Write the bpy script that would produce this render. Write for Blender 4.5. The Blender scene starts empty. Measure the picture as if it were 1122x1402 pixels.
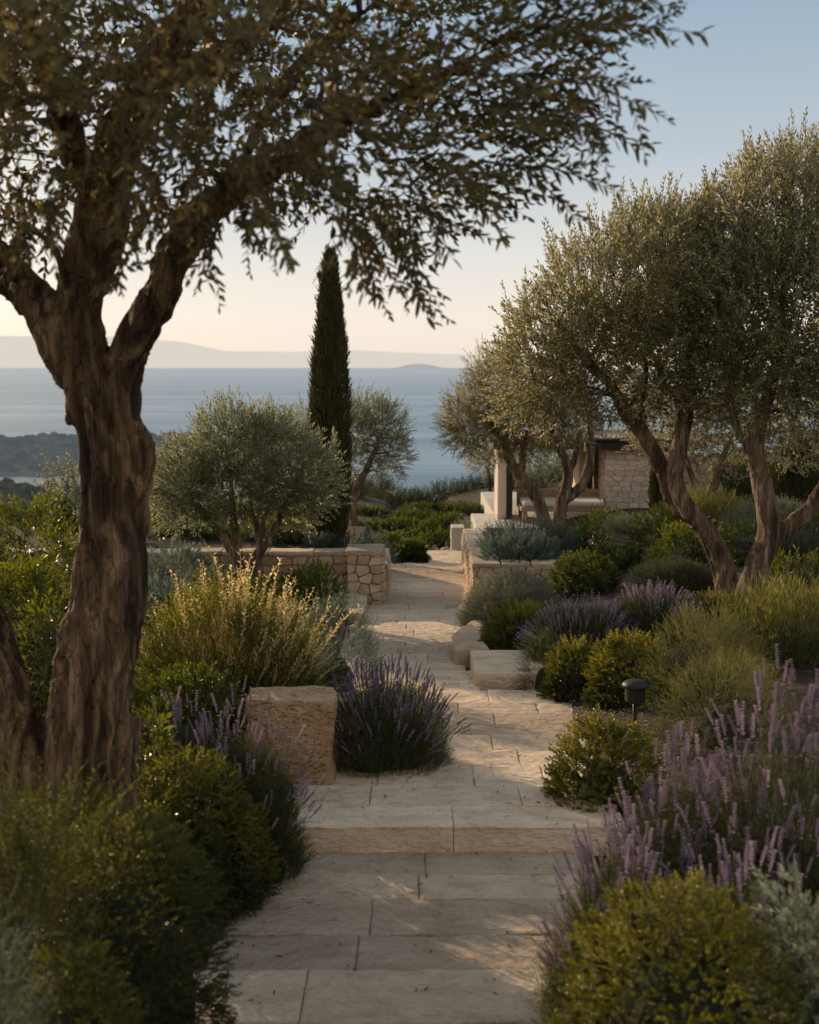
import bpy, bmesh, math
import numpy as np
from mathutils import Vector, Matrix

# ------------------------------------------------------------------ basics
S = bpy.context.scene
C = S.collection
rng = np.random.default_rng(7)
W0, H0, F = 1122.0, 1402.0, 1800.0        # frame units of the photograph and focal length in them
EYE = 2.4
TH = math.atan(199.0 / F)
cT, sT = math.cos(TH), math.sin(TH)

def P(px, py, D):
    """world point at distance D (world Y) seen in direction (px,py)"""
    u = (px - W0 / 2) / F; v = (H0 / 2 - py) / F
    t = D / (cT + v * sT)
    return np.array([u * t, D, EYE + t * (-sT + v * cT)])

def mpp(D, py=701):
    """metres per photo pixel at distance D"""
    v = (H0 / 2 - py) / F
    return D / (cT + v * sT) / F

def project(p):
    p = np.atleast_2d(p)
    y = p[:, 1]; z = p[:, 2] - EYE
    d = y * cT - z * sT
    up = y * sT + z * cT
    d = np.maximum(d, 1e-3)
    return W0 / 2 + F * p[:, 0] / d, H0 / 2 - F * up / d

# ------------------------------------------------------------------ noise
def _hash(ix, iy, iz):
    h = (ix * 374761393 + iy * 668265263 + iz * 2147483647 + 1013904223) & 0xFFFFFFFF
    h = ((h ^ (h >> 13)) * 1274126177) & 0xFFFFFFFF
    h = ((h ^ (h >> 16)) * 2246822519) & 0xFFFFFFFF
    return ((h ^ (h >> 15)) & 0xFFFFFF) / float(0xFFFFFF)

def noise(p, s=1.0, off=0.0):
    p = np.asarray(p, float) * s + off
    i = np.floor(p).astype(np.int64); f = p - i
    f = f * f * (3 - 2 * f)
    r = 0
    for dx in (0, 1):
        for dy in (0, 1):
            for dz in (0, 1):
                w = (f[..., 0] if dx else 1 - f[..., 0]) * (f[..., 1] if dy else 1 - f[..., 1]) * (f[..., 2] if dz else 1 - f[..., 2])
                r = r + w * _hash(i[..., 0] + dx, i[..., 1] + dy, i[..., 2] + dz)
    return r * 2 - 1

def fbm(p, s=1.0, o=3, off=0.0):
    r = 0; a = 1; t = 0
    for k in range(o):
        r = r + a * noise(p, s * 2 ** k, off + 17.3 * k); t += a; a *= .5
    return r / t

# ------------------------------------------------------------------ terrain
def smooth(a, b, t):
    t = np.clip((t - a) / (b - a), 0, 1); return t * t * (3 - 2 * t)

def path_z(y):
    return np.where(y < 7.62, -.49, np.where(y < 8.4, -.33, -.335 - .03 * (y - 8.4)))

def path_zs(y):                      # smoothed
    return np.interp(y, [0, 7.4, 7.8, 8.5, 22.5, 35], [-.49, -.49, -.34, -.34, -.76, -1.15])

XLk = ([0, 5.2, 8.4, 15.5, 19, 20.6, 20.7, 60], [-1.0, -.95, -.62, -.56, -.44, -.42, .45, .45])
XRk = ([0, 8.5, 10.0, 10.05, 10.8, 10.85, 11.3, 11.35, 12.3, 13.2, 16.4, 22.5, 60], [1.25, 1.25, 1.3, 1.6, 1.6, 1.2, 1.2, .62, .5, .44, .82, .95, .95])

def ground(x, y):
    x = np.asarray(x, float); y = np.asarray(y, float)
    pz = path_zs(y)
    xl = np.interp(y, XLk[0], [-1.0, -.98, -.62, -.56, -.44, -.42, -.4, -.4]); xr = np.interp(y, [0, 8.5, 11, 13.2, 16.4, 22.5, 60], [1.2, 1.2, 1.2, .5, .82, .95, .95])
    dl = np.clip(xl - x, 0, None); dr = np.clip(x - xr, 0, None)
    z = pz - .22
    left = np.minimum(.24 + .14 * dl, .60) * smooth(.0, .15, dl)
    right = np.minimum(.22 + .17 * dr, .77) * smooth(.0, .15, dr)
    z = z + left + right
    z = z - np.where((x < -1.5) & (y > 21), .11 * (y - 21) * smooth(-1.5, -5, x), 0)
    # raised beds behind the two low walls
    rl = smooth(16.55, 16.75, y) * smooth(.02, .12, dl) * (1 - smooth(19.5, 20.6, y)) * 1.0
    z = np.where(x < 0, z * (1 - rl) + .03 * rl, z)
    rr = smooth(16.7, 16.9, y) * smooth(.1, .2, dr) * (1 - smooth(21.0, 21.6, y))
    z = np.where(x > 0, z * (1 - rr) + np.maximum(z, -.17) * rr, z)
    # the garden ends, the slope drops to the sea
    far = np.where(y > 36, -.045 * (y - 36) ** 1.35, 0)
    z = z + far - np.where(y > 36, left + right, 0) * smooth(36, 60, y)
    q = np.stack([x, y, 0 * x], -1)
    z = z + .02 * fbm(q, 1.6, 2) * smooth(.05, .3, dl + dr) + fbm(q, .03, 3) * 2.2 * smooth(45, 110, y)
    return z

# ------------------------------------------------------------------ materials
def newmat(name):
    m = bpy.data.materials.new(name); m.use_nodes = True
    nt = m.node_tree; nt.nodes.clear()
    return m, nt, nt.nodes, nt.links

def N(nt, t, **kw):
    n = nt.nodes.new(t)
    for k, v in kw.items():
        if k.startswith('i_'):
            key = k[2:]
            key = int(key) if key.isdigit() else key.replace('_', ' ')
            n.inputs[key].default_value = v
        else: setattr(n, k, v)
    return n

def ramp(nt, src, stops):
    r = nt.nodes.new('ShaderNodeValToRGB')
    e = r.color_ramp.elements
    while len(e) < len(stops): e.new(.5)
    for el, (p, c) in zip(e, stops):
        el.position = p; el.color = (*c, 1)
    nt.links.new(src, r.inputs[0]); return r

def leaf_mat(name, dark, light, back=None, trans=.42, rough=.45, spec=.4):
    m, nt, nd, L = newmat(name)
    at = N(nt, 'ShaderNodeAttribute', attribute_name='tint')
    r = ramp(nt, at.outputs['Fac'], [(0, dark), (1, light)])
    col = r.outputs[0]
    if back:
        g = N(nt, 'ShaderNodeNewGeometry'); mx = N(nt, 'ShaderNodeMix', data_type='RGBA')
        L.new(g.outputs['Backfacing'], mx.inputs[0]); L.new(col, mx.inputs[6]); mx.inputs[7].default_value = (*back, 1)
        col = mx.outputs[2]
    b = N(nt, 'ShaderNodeBsdfPrincipled'); b.inputs['Roughness'].default_value = rough
    b.inputs['Specular IOR Level'].default_value = spec
    L.new(col, b.inputs['Base Color'])
    t = N(nt, 'ShaderNodeBsdfTranslucent')
    hs = N(nt, 'ShaderNodeHueSaturation'); hs.inputs['Hue'].default_value = .485; hs.inputs['Saturation'].default_value = 1.25; hs.inputs['Value'].default_value = 2.5
    L.new(col, hs.inputs['Color']); L.new(hs.outputs[0], t.inputs['Color'])
    mix = N(nt, 'ShaderNodeMixShader'); mix.inputs[0].default_value = trans
    L.new(b.outputs[0], mix.inputs[1]); L.new(t.outputs[0], mix.inputs[2])
    o = N(nt, 'ShaderNodeOutputMaterial'); L.new(mix.outputs[0], o.inputs[0])
    return m

def rough_mat(name, stops, scale=3.0, stretch=(1, 1, 1), bump=.4, bscale=30, rough=.85, bdist=.02, tint=0.0, pits=0.0, cracks=False):
    m, nt, nd, L = newmat(name)
    tc = N(nt, 'ShaderNodeTexCoord'); mp = N(nt, 'ShaderNodeMapping'); mp.inputs['Scale'].default_value = stretch
    L.new(tc.outputs['Object'], mp.inputs[0])
    n1 = N(nt, 'ShaderNodeTexNoise'); n1.inputs['Scale'].default_value = scale; n1.inputs['Detail'].default_value = 8; n1.inputs['Roughness'].default_value = .62
    L.new(mp.outputs[0], n1.inputs['Vector'])
    r = ramp(nt, n1.outputs[0], stops)
    col = r.outputs[0]
    if tint:
        at = N(nt, 'ShaderNodeAttribute', attribute_name='tint')
        hv = N(nt, 'ShaderNodeMapRange'); hv.inputs['To Min'].default_value = 1 - tint; hv.inputs['To Max'].default_value = 1 + tint
        L.new(at.outputs['Fac'], hv.inputs['Value'])
        ml = N(nt, 'ShaderNodeVectorMath', operation='SCALE'); L.new(col, ml.inputs[0]); L.new(hv.outputs[0], ml.inputs['Scale'])
        col = ml.outputs[0]
    n2 = N(nt, 'ShaderNodeTexNoise'); n2.inputs['Scale'].default_value = bscale; n2.inputs['Detail'].default_value = 6; n2.inputs['Roughness'].default_value = .65
    L.new(mp.outputs[0], n2.inputs['Vector'])
    h = n2.outputs[0]
    if pits:
        mp2 = N(nt, 'ShaderNodeMapping'); mp2.inputs['Scale'].default_value = (1, 2.6, 2.6); L.new(tc.outputs['Object'], mp2.inputs[0])
        v = N(nt, 'ShaderNodeTexNoise'); v.inputs['Scale'].default_value = 26; v.inputs['Detail'].default_value = 3
        L.new(mp2.outputs[0], v.inputs['Vector'])
        pr = N(nt, 'ShaderNodeMapRange'); pr.inputs['From Min'].default_value = .33; pr.inputs['From Max'].default_value = .42
        pr.inputs['To Min'].default_value = 1 - pits; pr.inputs['To Max'].default_value = 1
        L.new(v.outputs[0], pr.inputs['Value'])
        ml = N(nt, 'ShaderNodeVectorMath', operation='SCALE'); L.new(col, ml.inputs[0]); L.new(pr.outputs[0], ml.inputs['Scale'])
        col = ml.outputs[0]
        ad = N(nt, 'ShaderNodeMath', operation='ADD'); L.new(h, ad.inputs[0]); L.new(pr.outputs[0], ad.inputs[1]); h = ad.outputs[0]
    if cracks:
        mp3 = N(nt, 'ShaderNodeMapping'); mp3.inputs['Scale'].default_value = (1.0, 1.0, .13); L.new(tc.outputs['Object'], mp3.inputs[0])
        wn = N(nt, 'ShaderNodeTexNoise'); wn.inputs['Scale'].default_value = 6; wn.inputs['Detail'].default_value = 5; L.new(mp3.outputs[0], wn.inputs['Vector'])
        wa = N(nt, 'ShaderNodeMix', data_type='RGBA'); wa.inputs[0].default_value = .22; L.new(mp3.outputs[0], wa.inputs[6]); L.new(wn.outputs['Color'], wa.inputs[7])
        vo = N(nt, 'ShaderNodeTexVoronoi', feature='DISTANCE_TO_EDGE'); vo.inputs['Scale'].default_value = 26; L.new(wa.outputs[2], vo.inputs['Vector'])
        cr = N(nt, 'ShaderNodeMapRange'); cr.inputs['From Max'].default_value = .06; cr.inputs['To Min'].default_value = .45; L.new(vo.outputs['Distance'], cr.inputs['Value'])
        ml = N(nt, 'ShaderNodeVectorMath', operation='SCALE'); L.new(col, ml.inputs[0]); L.new(cr.outputs[0], ml.inputs['Scale']); col = ml.outputs[0]
        ad = N(nt, 'ShaderNodeMath', operation='MULTIPLY_ADD'); L.new(cr.outputs[0], ad.inputs[0]); ad.inputs[1].default_value = .6; L.new(h, ad.inputs[2]); h = ad.outputs[0]
    bp = N(nt, 'ShaderNodeBump'); bp.inputs['Strength'].default_value = bump; bp.inputs['Distance'].default_value = bdist
    L.new(h, bp.inputs['Height'])
    b = N(nt, 'ShaderNodeBsdfPrincipled'); b.inputs['Roughness'].default_value = rough; b.inputs['Specular IOR Level'].default_value = .25
    L.new(col, b.inputs['Base Color']); L.new(bp.outputs[0], b.inputs['Normal'])
    o = N(nt, 'ShaderNodeOutputMaterial'); L.new(b.outputs[0], o.inputs[0])
    return m

M = {}
M['stone'] = rough_mat('limestone', [(.25, (.40, .29, .19)), (.5, (.58, .445, .31)), (.8, (.69, .55, .40))], 3.2, (1, 1.6, 2), 1.0, 9, .9, .035, tint=.3, pits=.12)
M['wallstone'] = rough_mat('rubble stone', [(.25, (.32, .22, .14)), (.5, (.48, .355, .24)), (.8, (.60, .47, .33))], 4, (1, 1, 1.4), .8, 22, .92, .02, tint=.22, pits=.2)
M['block'] = rough_mat('hewn block', [(.25, (.26, .15, .07)), (.5, (.46, .29, .155)), (.8, (.58, .42, .27))], 5, (1, 1, 1.8), 1.0, 9, .92, .06, pits=.35)
M['ashlar'] = rough_mat('pale ashlar', [(.25, (.50, .39, .29)), (.5, (.62, .50, .39)), (.8, (.72, .61, .49))], 4, (1, 1, 1.4), .6, 22, .92, .015, tint=.15)
M['joint'] = rough_mat('sandy joint', [(.3, (.20, .15, .10)), (.7, (.34, .26, .18))], 18, (1, 1, 1), .8, 60)
M['mortar'] = rough_mat('mortar', [(.3, (.20, .15, .10)), (.7, (.34, .26, .18))], 8, (1, 1, 1), .5, 40)
M['soil'] = rough_mat('garden soil', [(.3, (.035, .024, .016)), (.7, (.10, .075, .05))], 7, (1, 1, 1), 1, 60, .95, .03)
M['bark'] = rough_mat('olive bark', [(.3, (.05, .032, .018)), (.52, (.145, .092, .048)), (.75, (.30, .205, .12))], 9, (1.6, 1.6, .4), 1.0, 34, .9, .03, tint=.72, cracks=True)
M['bark2'] = rough_mat('olive bark pale', [(.3, (.06, .04, .025)), (.52, (.16, .11, .07)), (.78, (.30, .22, .15))], 7, (1.6, 1.6, .35), 1.0, 24, .9, .02, tint=.6, cracks=True)
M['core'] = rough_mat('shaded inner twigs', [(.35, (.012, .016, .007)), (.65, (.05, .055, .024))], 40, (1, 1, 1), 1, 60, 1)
M['twig'] = rough_mat('twig', [(.3, (.07, .06, .03)), (.7, (.14, .11, .06))], 7)
M['metal'] = rough_mat('dark painted metal', [(.3, (.018, .016, .014)), (.7, (.032, .029, .026))], 9, (1, 1, 1), .15, 60, .5)
M['wood'] = rough_mat('weathered wood', [(.3, (.20, .13, .08)), (.7, (.36, .25, .16))], 4, (1, 8, 8), .4, 20, .8)
M['cushion'] = rough_mat('linen cushion', [(.3, (.45, .38, .30)), (.7, (.55, .47, .38))], 8, (1, 1, 1), .4, 200, .95, .003)
M['plaster'] = rough_mat('pale render', [(.3, (.48, .43, .37)), (.7, (.60, .55, .48))], 3, (1, 1, 1), .4, 40, .9)
M['olive'] = leaf_mat('olive leaves', (.045, .048, .018), (.215, .20, .085), (.28, .27, .17), .34, .42, .45)
M['oliven'] = leaf_mat('olive leaves near', (.024, .022, .008), (.135, .112, .032), (.115, .10, .045), .30, .5, .3)
M['boxshade'] = leaf_mat('shaded box leaves', (.014, .022, .006), (.125, .125, .024), None, .35, .4, .4)  # copy of the box leaves with shade put into the colour, for near mounds
M['olives'] = leaf_mat('olive leaves silver', (.055, .065, .035), (.16, .17, .09), (.24, .25, .16), .34, .45, .4)
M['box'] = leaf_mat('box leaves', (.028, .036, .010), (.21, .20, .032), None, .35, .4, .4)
M['laurel'] = leaf_mat('laurel leaves', (.016, .027, .009), (.12, .13, .024), None, .38, .35, .5)
M['hedge'] = leaf_mat('hedge leaves', (.018, .032, .010), (.11, .13, .022), None, .3, .5, .3)
M['grey'] = leaf_mat('grey leaves', (.07, .085, .055), (.26, .28, .20), None, .28, .6, .25)
M['bluegrey'] = leaf_mat('blue grey leaves', (.04, .062, .05), (.17, .205, .165), None, .25, .6, .25)
M['needle'] = leaf_mat('green needles', (.04, .052, .018), (.24, .235, .08), None, .4, .5, .3)
M['lavleaf'] = leaf_mat('lavender leaves', (.028, .042, .016), (.11, .13, .05), None, .35, .55, .3)
M['lavender'] = leaf_mat('lavender flowers', (.085, .06, .12), (.29, .22, .32), None, .3, .7, .2)
M['lavpale'] = leaf_mat('pale lavender flowers', (.16, .125, .17), (.50, .41, .46), None, .35, .7, .2)
M['gold'] = leaf_mat('golden grass', (.03, .045, .010), (.16, .165, .04), None, .5, .5, .3)
M['straw'] = leaf_mat('straw stalks', (.26, .22, .10), (.62, .54, .30), None, .4, .6, .3)
M['cypress'] = leaf_mat('cypress leaves', (.02, .028, .008), (.10, .105, .02), None, .25, .6, .2)
M['scrub'] = leaf_mat('scrub leaves', (.025, .035, .012), (.09, .10, .03), None, .3, .6, .2)

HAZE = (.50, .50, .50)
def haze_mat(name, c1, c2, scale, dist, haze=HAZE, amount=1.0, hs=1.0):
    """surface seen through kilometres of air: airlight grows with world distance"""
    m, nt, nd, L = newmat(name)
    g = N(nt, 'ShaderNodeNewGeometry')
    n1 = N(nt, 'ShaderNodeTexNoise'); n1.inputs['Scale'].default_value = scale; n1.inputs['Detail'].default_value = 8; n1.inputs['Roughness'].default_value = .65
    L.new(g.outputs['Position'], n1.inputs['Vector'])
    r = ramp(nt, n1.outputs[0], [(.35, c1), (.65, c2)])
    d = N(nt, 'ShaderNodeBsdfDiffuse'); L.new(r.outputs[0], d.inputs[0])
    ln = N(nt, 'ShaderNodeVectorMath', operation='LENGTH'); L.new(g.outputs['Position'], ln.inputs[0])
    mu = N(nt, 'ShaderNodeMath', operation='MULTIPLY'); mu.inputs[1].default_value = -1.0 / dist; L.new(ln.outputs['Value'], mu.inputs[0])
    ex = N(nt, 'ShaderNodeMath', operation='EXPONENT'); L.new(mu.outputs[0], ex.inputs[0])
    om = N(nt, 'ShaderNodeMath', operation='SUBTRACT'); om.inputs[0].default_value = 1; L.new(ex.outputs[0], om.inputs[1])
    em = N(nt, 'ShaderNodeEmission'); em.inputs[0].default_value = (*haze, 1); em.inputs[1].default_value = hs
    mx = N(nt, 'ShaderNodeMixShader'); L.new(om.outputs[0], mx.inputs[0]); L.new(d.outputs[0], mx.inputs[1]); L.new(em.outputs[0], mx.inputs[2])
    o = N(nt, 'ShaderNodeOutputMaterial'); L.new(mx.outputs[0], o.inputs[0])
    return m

# ------------------------------------------------------------------ objects
def tag(o, label=None, cat=None, group=None, kind=None):
    if label: o['label'] = label
    if cat: o['category'] = cat
    if group: o['group'] = group
    if kind: o['kind'] = kind
    return o

def empty(name, loc):
    o = bpy.data.objects.new(name, None); C.objects.link(o)
    o.location = [float(v) for v in loc]; o.empty_display_size = .1
    return o

def mk(name, V, T, mats, mi=None, tint=None, parent=None, origin=None, smooth_=False):
    """triangle arrays -> one mesh object; V is in world coordinates"""
    V = np.asarray(V, float)
    org = np.array(origin if origin is not None else (0, 0, 0), float)
    me = bpy.data.meshes.new(name)
    T = np.asarray(T, np.int32)
    me.vertices.add(len(V)); me.vertices.foreach_set('co', (V - org).astype(np.float32).ravel())
    k = T.shape[1]
    me.loops.add(T.size); me.loops.foreach_set('vertex_index', T.ravel())
    me.polygons.add(len(T)); me.polygons.foreach_set('loop_start', np.arange(len(T), dtype=np.int32) * k)
    try: me.polygons.foreach_set('loop_total', np.full(len(T), k, np.int32))
    except Exception: pass
    for m in (mats if isinstance(mats, (list, tuple)) else [mats]): me.materials.append(m)
    if mi is not None: me.polygons.foreach_set('material_index', np.asarray(mi, np.int32))
    me.polygons.foreach_set('use_smooth', np.full(len(T), smooth_, bool))
    if tint is not None:
        a = me.attributes.new('tint', 'FLOAT', 'POINT'); a.data.foreach_set('value', np.asarray(tint, np.float32))
    me.update(calc_edges=True); me.validate()
    o = bpy.data.objects.new(name, me); C.objects.link(o)
    if parent: o.parent = parent
    else: o.location = [float(v) for v in org]
    return o

class Buf:
    def __init__(s): s.V = []; s.T = []; s.M = []; s.A = []; s.n = 0
    def add(s, V, T, m=0, tint=.5):
        V = np.asarray(V, float); T = np.asarray(T, int)
        if len(V) == 0: return
        s.V.append(V); s.T.append(T + s.n); s.n += len(V)
        s.M.append(np.full(len(T), m) if np.isscalar(m) else np.asarray(m))
        s.A.append(np.full(len(V), tint, float) if np.isscalar(tint) else np.asarray(tint, float))
    def build(s, name, mats, parent=None, origin=None, smooth_=False):
        return mk(name, np.concatenate(s.V), np.concatenate(s.T), mats, np.concatenate(s.M), np.concatenate(s.A), parent, origin, smooth_)

def rough_box(x0, x1, y0, y1, z0, z1, res=.06, amp=.01, bev=.02, seed=0., low=.0):
    """a stone block with worn edges"""
    sx, sy, sz = x1 - x0, y1 - y0, z1 - z0
    V = []; T = []; n = 0
    c = np.array([(x0 + x1) / 2, (y0 + y1) / 2, (z0 + z1) / 2]); h = np.array([sx, sy, sz]) / 2
    for ax in range(3):
        for sg in (-1, 1):
            a, b = [(1, 2), (2, 0), (0, 1)][ax]
            na = max(2, min(70, int(2 * h[a] / res))); nb = max(2, min(70, int(2 * h[b] / res)))
            u = np.linspace(-1, 1, na + 1); v = np.linspace(-1, 1, nb + 1)
            # place rings close to the edges for the bevel
            u = np.unique(np.concatenate([u, [-1 + bev / h[a], 1 - bev / h[a]]])); v = np.unique(np.concatenate([v, [-1 + bev / h[b], 1 - bev / h[b]]]))
            U, Vv = np.meshgrid(u, v, indexing='ij')
            p = np.zeros(U.shape + (3,)); p[..., ax] = sg * h[ax]; p[..., a] = U * h[a]; p[..., b] = Vv * h[b]
            q = p.reshape(-1, 3)
            I = np.arange(len(u) * len(v)).reshape(len(u), len(v))
            q4 = np.stack([I[:-1, :-1], I[1:, :-1], I[1:, 1:], I[:-1, 1:]], -1).reshape(-1, 4)
            if sg < 0: q4 = q4[:, ::-1]
            V.append(q); T.append(q4 + n); n += len(q)
    V = np.concatenate(V); T = np.concatenate(T)
    inner = np.clip(V, -(h - bev), h - bev)
    d = V - inner; L = np.linalg.norm(d, axis=1, keepdims=True)
    V = inner + d / np.maximum(L, 1e-9) * bev
    V = V + c
    d = V - c; d = d / np.linalg.norm(d, axis=1, keepdims=True)
    w = V + seed * 3.7
    V = V + np.stack([noise(w, 9, 1), noise(w, 9, 51), noise(w, 9, 91)], -1) * amp * .5 + np.stack([noise(w, 3, 1), noise(w, 3, 51), noise(w, 3, 91)], -1) * (amp + low) + d * (noise(w, 30)[:, None] * amp * .35)
    T3 = np.concatenate([T[:, [0, 1, 2]], T[:, [0, 2, 3]]])
    return V, T3

# ------------------------------------------------------------------ stone faces made of real stones
def clip_poly(poly, a, b):
    """keep the side of poly nearer to a than to b"""
    m = (a + b) / 2; nrm = b - a; out = []
    k = len(poly)
    for i in range(k):
        p, q = poly[i], poly[(i + 1) % k]
        dp = (p - m) @ nrm; dq = (q - m) @ nrm
        if dp <= 0: out.append(p)
        if dp * dq < 0: out.append(p + (q - p) * (dp / (dp - dq)))
    return out

def stone_face(buf, org, ux, uz, w, h, sw, sh, depth=.034, gap=.005, jit=.27, seed=1, r2=None):
    """irregular stones over a w x h face; org lower-left corner, ux along, uz up, stones bulge to ux x uz side"""
    r = np.random.default_rng(seed)
    org = np.array(org, float); ux = np.array(ux, float); uz = np.array(uz, float); un = np.cross(ux, uz)
    rows = max(1, round(h / sh)); seeds = []
    for j in range(-1, rows + 1):
        off = r.uniform(0, sw); cols = int(w / sw) + 3
        for i in range(-1, cols):
            seeds.append(((i + .5) * sw - off + r.uniform(-jit, jit) * sw + 0, (j + .5) * h / rows + r.uniform(-jit, jit) * sh * .9))
    seeds = np.array(seeds)
    asp = np.array([sh / sw, 1.0]); sc = seeds * asp
    for i, sd in enumerate(seeds):
        if not (-sw < sd[0] < w + sw and -sh < sd[1] < h + sh): continue
        poly = [np.array(v, float) * asp for v in ((0, 0), (w, 0), (w, h), (0, h))]
        dd = np.linalg.norm(sc - sc[i], axis=1); near = np.argsort(dd)[1:16]
        for k in near:
            poly = clip_poly(poly, sc[i], sc[k])
            if len(poly) < 3: break
        if len(poly) < 3: continue
        pl = np.array(poly) / asp
        cen = pl.mean(0)
        area = .5 * abs(np.sum(pl[:, 0] * np.roll(pl[:, 1], -1) - np.roll(pl[:, 0], -1) * pl[:, 1]))
        if area < .0012: continue
        # shrink and round
        d = pl - cen; L = np.linalg.norm(d, axis=1, keepdims=True); pl = cen + d * np.maximum(0, (L - gap * 1.3) / np.maximum(L, 1e-6))
        for _ in range(2):
            nx = np.roll(pl, -1, 0); pl = np.stack([pl * .87 + nx * .13, pl * .13 + nx * .87], 1).reshape(-1, 2)
        n = len(pl); dep = depth * r.uniform(.6, 1.25)
        rings = [(1.0, -.02), (1.0, dep * .6), (.96, dep * .92), (.8, dep), (.4, dep * 1.0)]
        V = []
        tilt = r.uniform(-.12, .12, 2)
        for s_, z_ in rings:
            q = cen + (pl - cen) * s_
            zz = z_ + (((q - cen) @ tilt) if z_ > 0 else 0)
            zz = np.broadcast_to(zz, (n,)) if np.ndim(zz) == 0 else zz
            V.append(org + q[:, :1] * ux + q[:, 1:] * uz + zz[:, None] * un)
        V.append((org + cen[0] * ux + cen[1] * uz + dep * 1.05 * un)[None])
        V = np.concatenate(V)
        V += noise(V, 25, i)[:, None] * un * .006
        T = []
        for k in range(len(rings) - 1):
            for a in range(n):
                b = (a + 1) % n
                T += [(k * n + a, k * n + b, k * n + n + b), (k * n + a, k * n + n + b, k * n + n + a)]
        e = (len(rings) - 1) * n
        for a in range(n): T.append((e + a, e + (a + 1) % n, e + n))
        buf.add(V, T, 0, r.uniform(0, 1))

# ------------------------------------------------------------------ foliage templates
def rot_to(d, roll):
    """(N,3,3) matrices taking +Z to d with a roll"""
    d = d / np.linalg.norm(d, axis=1, keepdims=True)
    a = np.where(np.abs(d[:, 2:3]) < .95, [[0, 0, 1.]], [[1., 0, 0]])
    x = np.cross(a, d); x /= np.linalg.norm(x, axis=1, keepdims=True)
    y = np.cross(d, x)
    c, s = np.cos(roll)[:, None], np.sin(roll)[:, None]
    x2 = x * c + y * s; y2 = -x * s + y * c
    return np.stack([x2, y2, d], -1)

def leaf(base, dirv, up, l, w, six=False, curl=.0):
    """folded leaf"""
    dirv = dirv / np.linalg.norm(dirv); side = np.cross(dirv, up); side /= max(1e-9, np.linalg.norm(side)); nrm = np.cross(side, dirv)
    if six:
        V = [base, base + dirv * l * .33 + side * w * .5 + nrm * w * .18, base + dirv * l * .33 - side * w * .5 + nrm * w * .18,
             base + dirv * l * .72 + side * w * .36 + nrm * (w * .12 - curl * l * .3), base + dirv * l * .72 - side * w * .36 + nrm * (w * .12 - curl * l * .3),
             base + dirv * l - nrm * curl * l, base + dirv * l * .5 - nrm * curl * l * .1]
        T = [(0, 6, 1), (0, 2, 6), (1, 6, 3), (2, 4, 6), (3, 6, 5), (4, 5, 6)]
    else:
        V = [base, base + dirv * l * .5 + side * w * .5 + nrm * w * .15, base + dirv * l - nrm * curl * l, base + dirv * l * .5 - side * w * .5 + nrm * w * .15]
        T = [(0, 1, 2), (0, 2, 3)]
    return V, T

def template(n, stem, l, w, ang, r, six=False, bend=.15, pair=True, stemw=.0016, start=.1, curl=.05, tipfac=.6, mleaf=0, mstem=1):
    V = []; T = []; Mi = []
    bd = r.uniform(0, 6.28); bx = np.array([math.cos(bd), math.sin(bd), 0])
    cur = lambda t: np.array([0, 0, stem * t]) + bx * bend * stem * t * t
    # stem
    for k in range(2):
        a, b = cur(k / 2), cur((k + 1) / 2); wa = stemw * (1 - .3 * k); wb = wa * .7; o = len(V)
        for c, ww in ((a, wa), (b, wb)):
            for j in range(3):
                t = j * 2.094; V.append(c + np.array([math.cos(t), math.sin(t), 0]) * ww)
        for j in range(3):
            j2 = (j + 1) % 3
            T += [(o + j, o + j2, o + 3 + j2), (o + j, o + 3 + j2, o + 3 + j)]; Mi += [mstem, mstem]
    phi = r.uniform(0, 6.28)
    for i in range(n):
        t = start + (1 - start) * (i + .5) / n
        phi += 1.57 if pair else 2.4
        for sgn in ((0, math.pi) if pair else (0,)):
            a = phi + sgn + r.uniform(-.3, .3); an = ang * r.uniform(.75, 1.25) * (1 - .35 * t)
            d = np.array([math.cos(a) * math.sin(an), math.sin(a) * math.sin(an), math.cos(an)])
            f = 1 - (1 - tipfac) * t ** 2
            vv, tt = leaf(cur(t), d, np.array([0, 0, 1.]) + .3 * r.normal(size=3), l * f * r.uniform(.8, 1.15), w * r.uniform(.8, 1.2) * (.6 + .4 * f), six, curl * r.uniform(-1, 2))
            o = len(V); V += vv; T += [tuple(np.array(x) + o) for x in tt]; Mi += [mleaf] * len(tt)
    # tip leaf
    vv, tt = leaf(cur(1), cur(1) - cur(.9) + 1e-6, np.array([1., .2, 0]), l * tipfac, w * .7, six); o = len(V); V += vv; T += [tuple(np.array(x) + o) for x in tt]; Mi += [mleaf] * len(tt)
    return np.array(V), np.array(T), np.array(Mi)

def scatter(buf, temps, pos, dirs, scale, tint, r, idx=None, roll=None):
    Nn = len(pos)
    if idx is None: idx = r.integers(0, len(temps), Nn)
    if roll is None: roll = r.uniform(0, 6.283, Nn)
    R = rot_to(dirs, roll)
    for k, (V, T, Mi) in enumerate(temps):
        s = np.where(idx == k)[0]
        if len(s) == 0: continue
        vv = np.einsum('nij,vj->nvi', R[s], V) * scale[s][:, None, None] + pos[s][:, None, :]
        tt = (T[None] + (np.arange(len(s)) * len(V))[:, None, None]).reshape(-1, 3)
        tn = np.clip(tint[s][:, None] + r.normal(0, .10, (len(s), 1)) + 0 * vv[:, :, 0], 0, 1)
        buf.add(vv.reshape(-1, 3), tt, np.tile(Mi, len(s)), tn.ravel())

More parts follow.
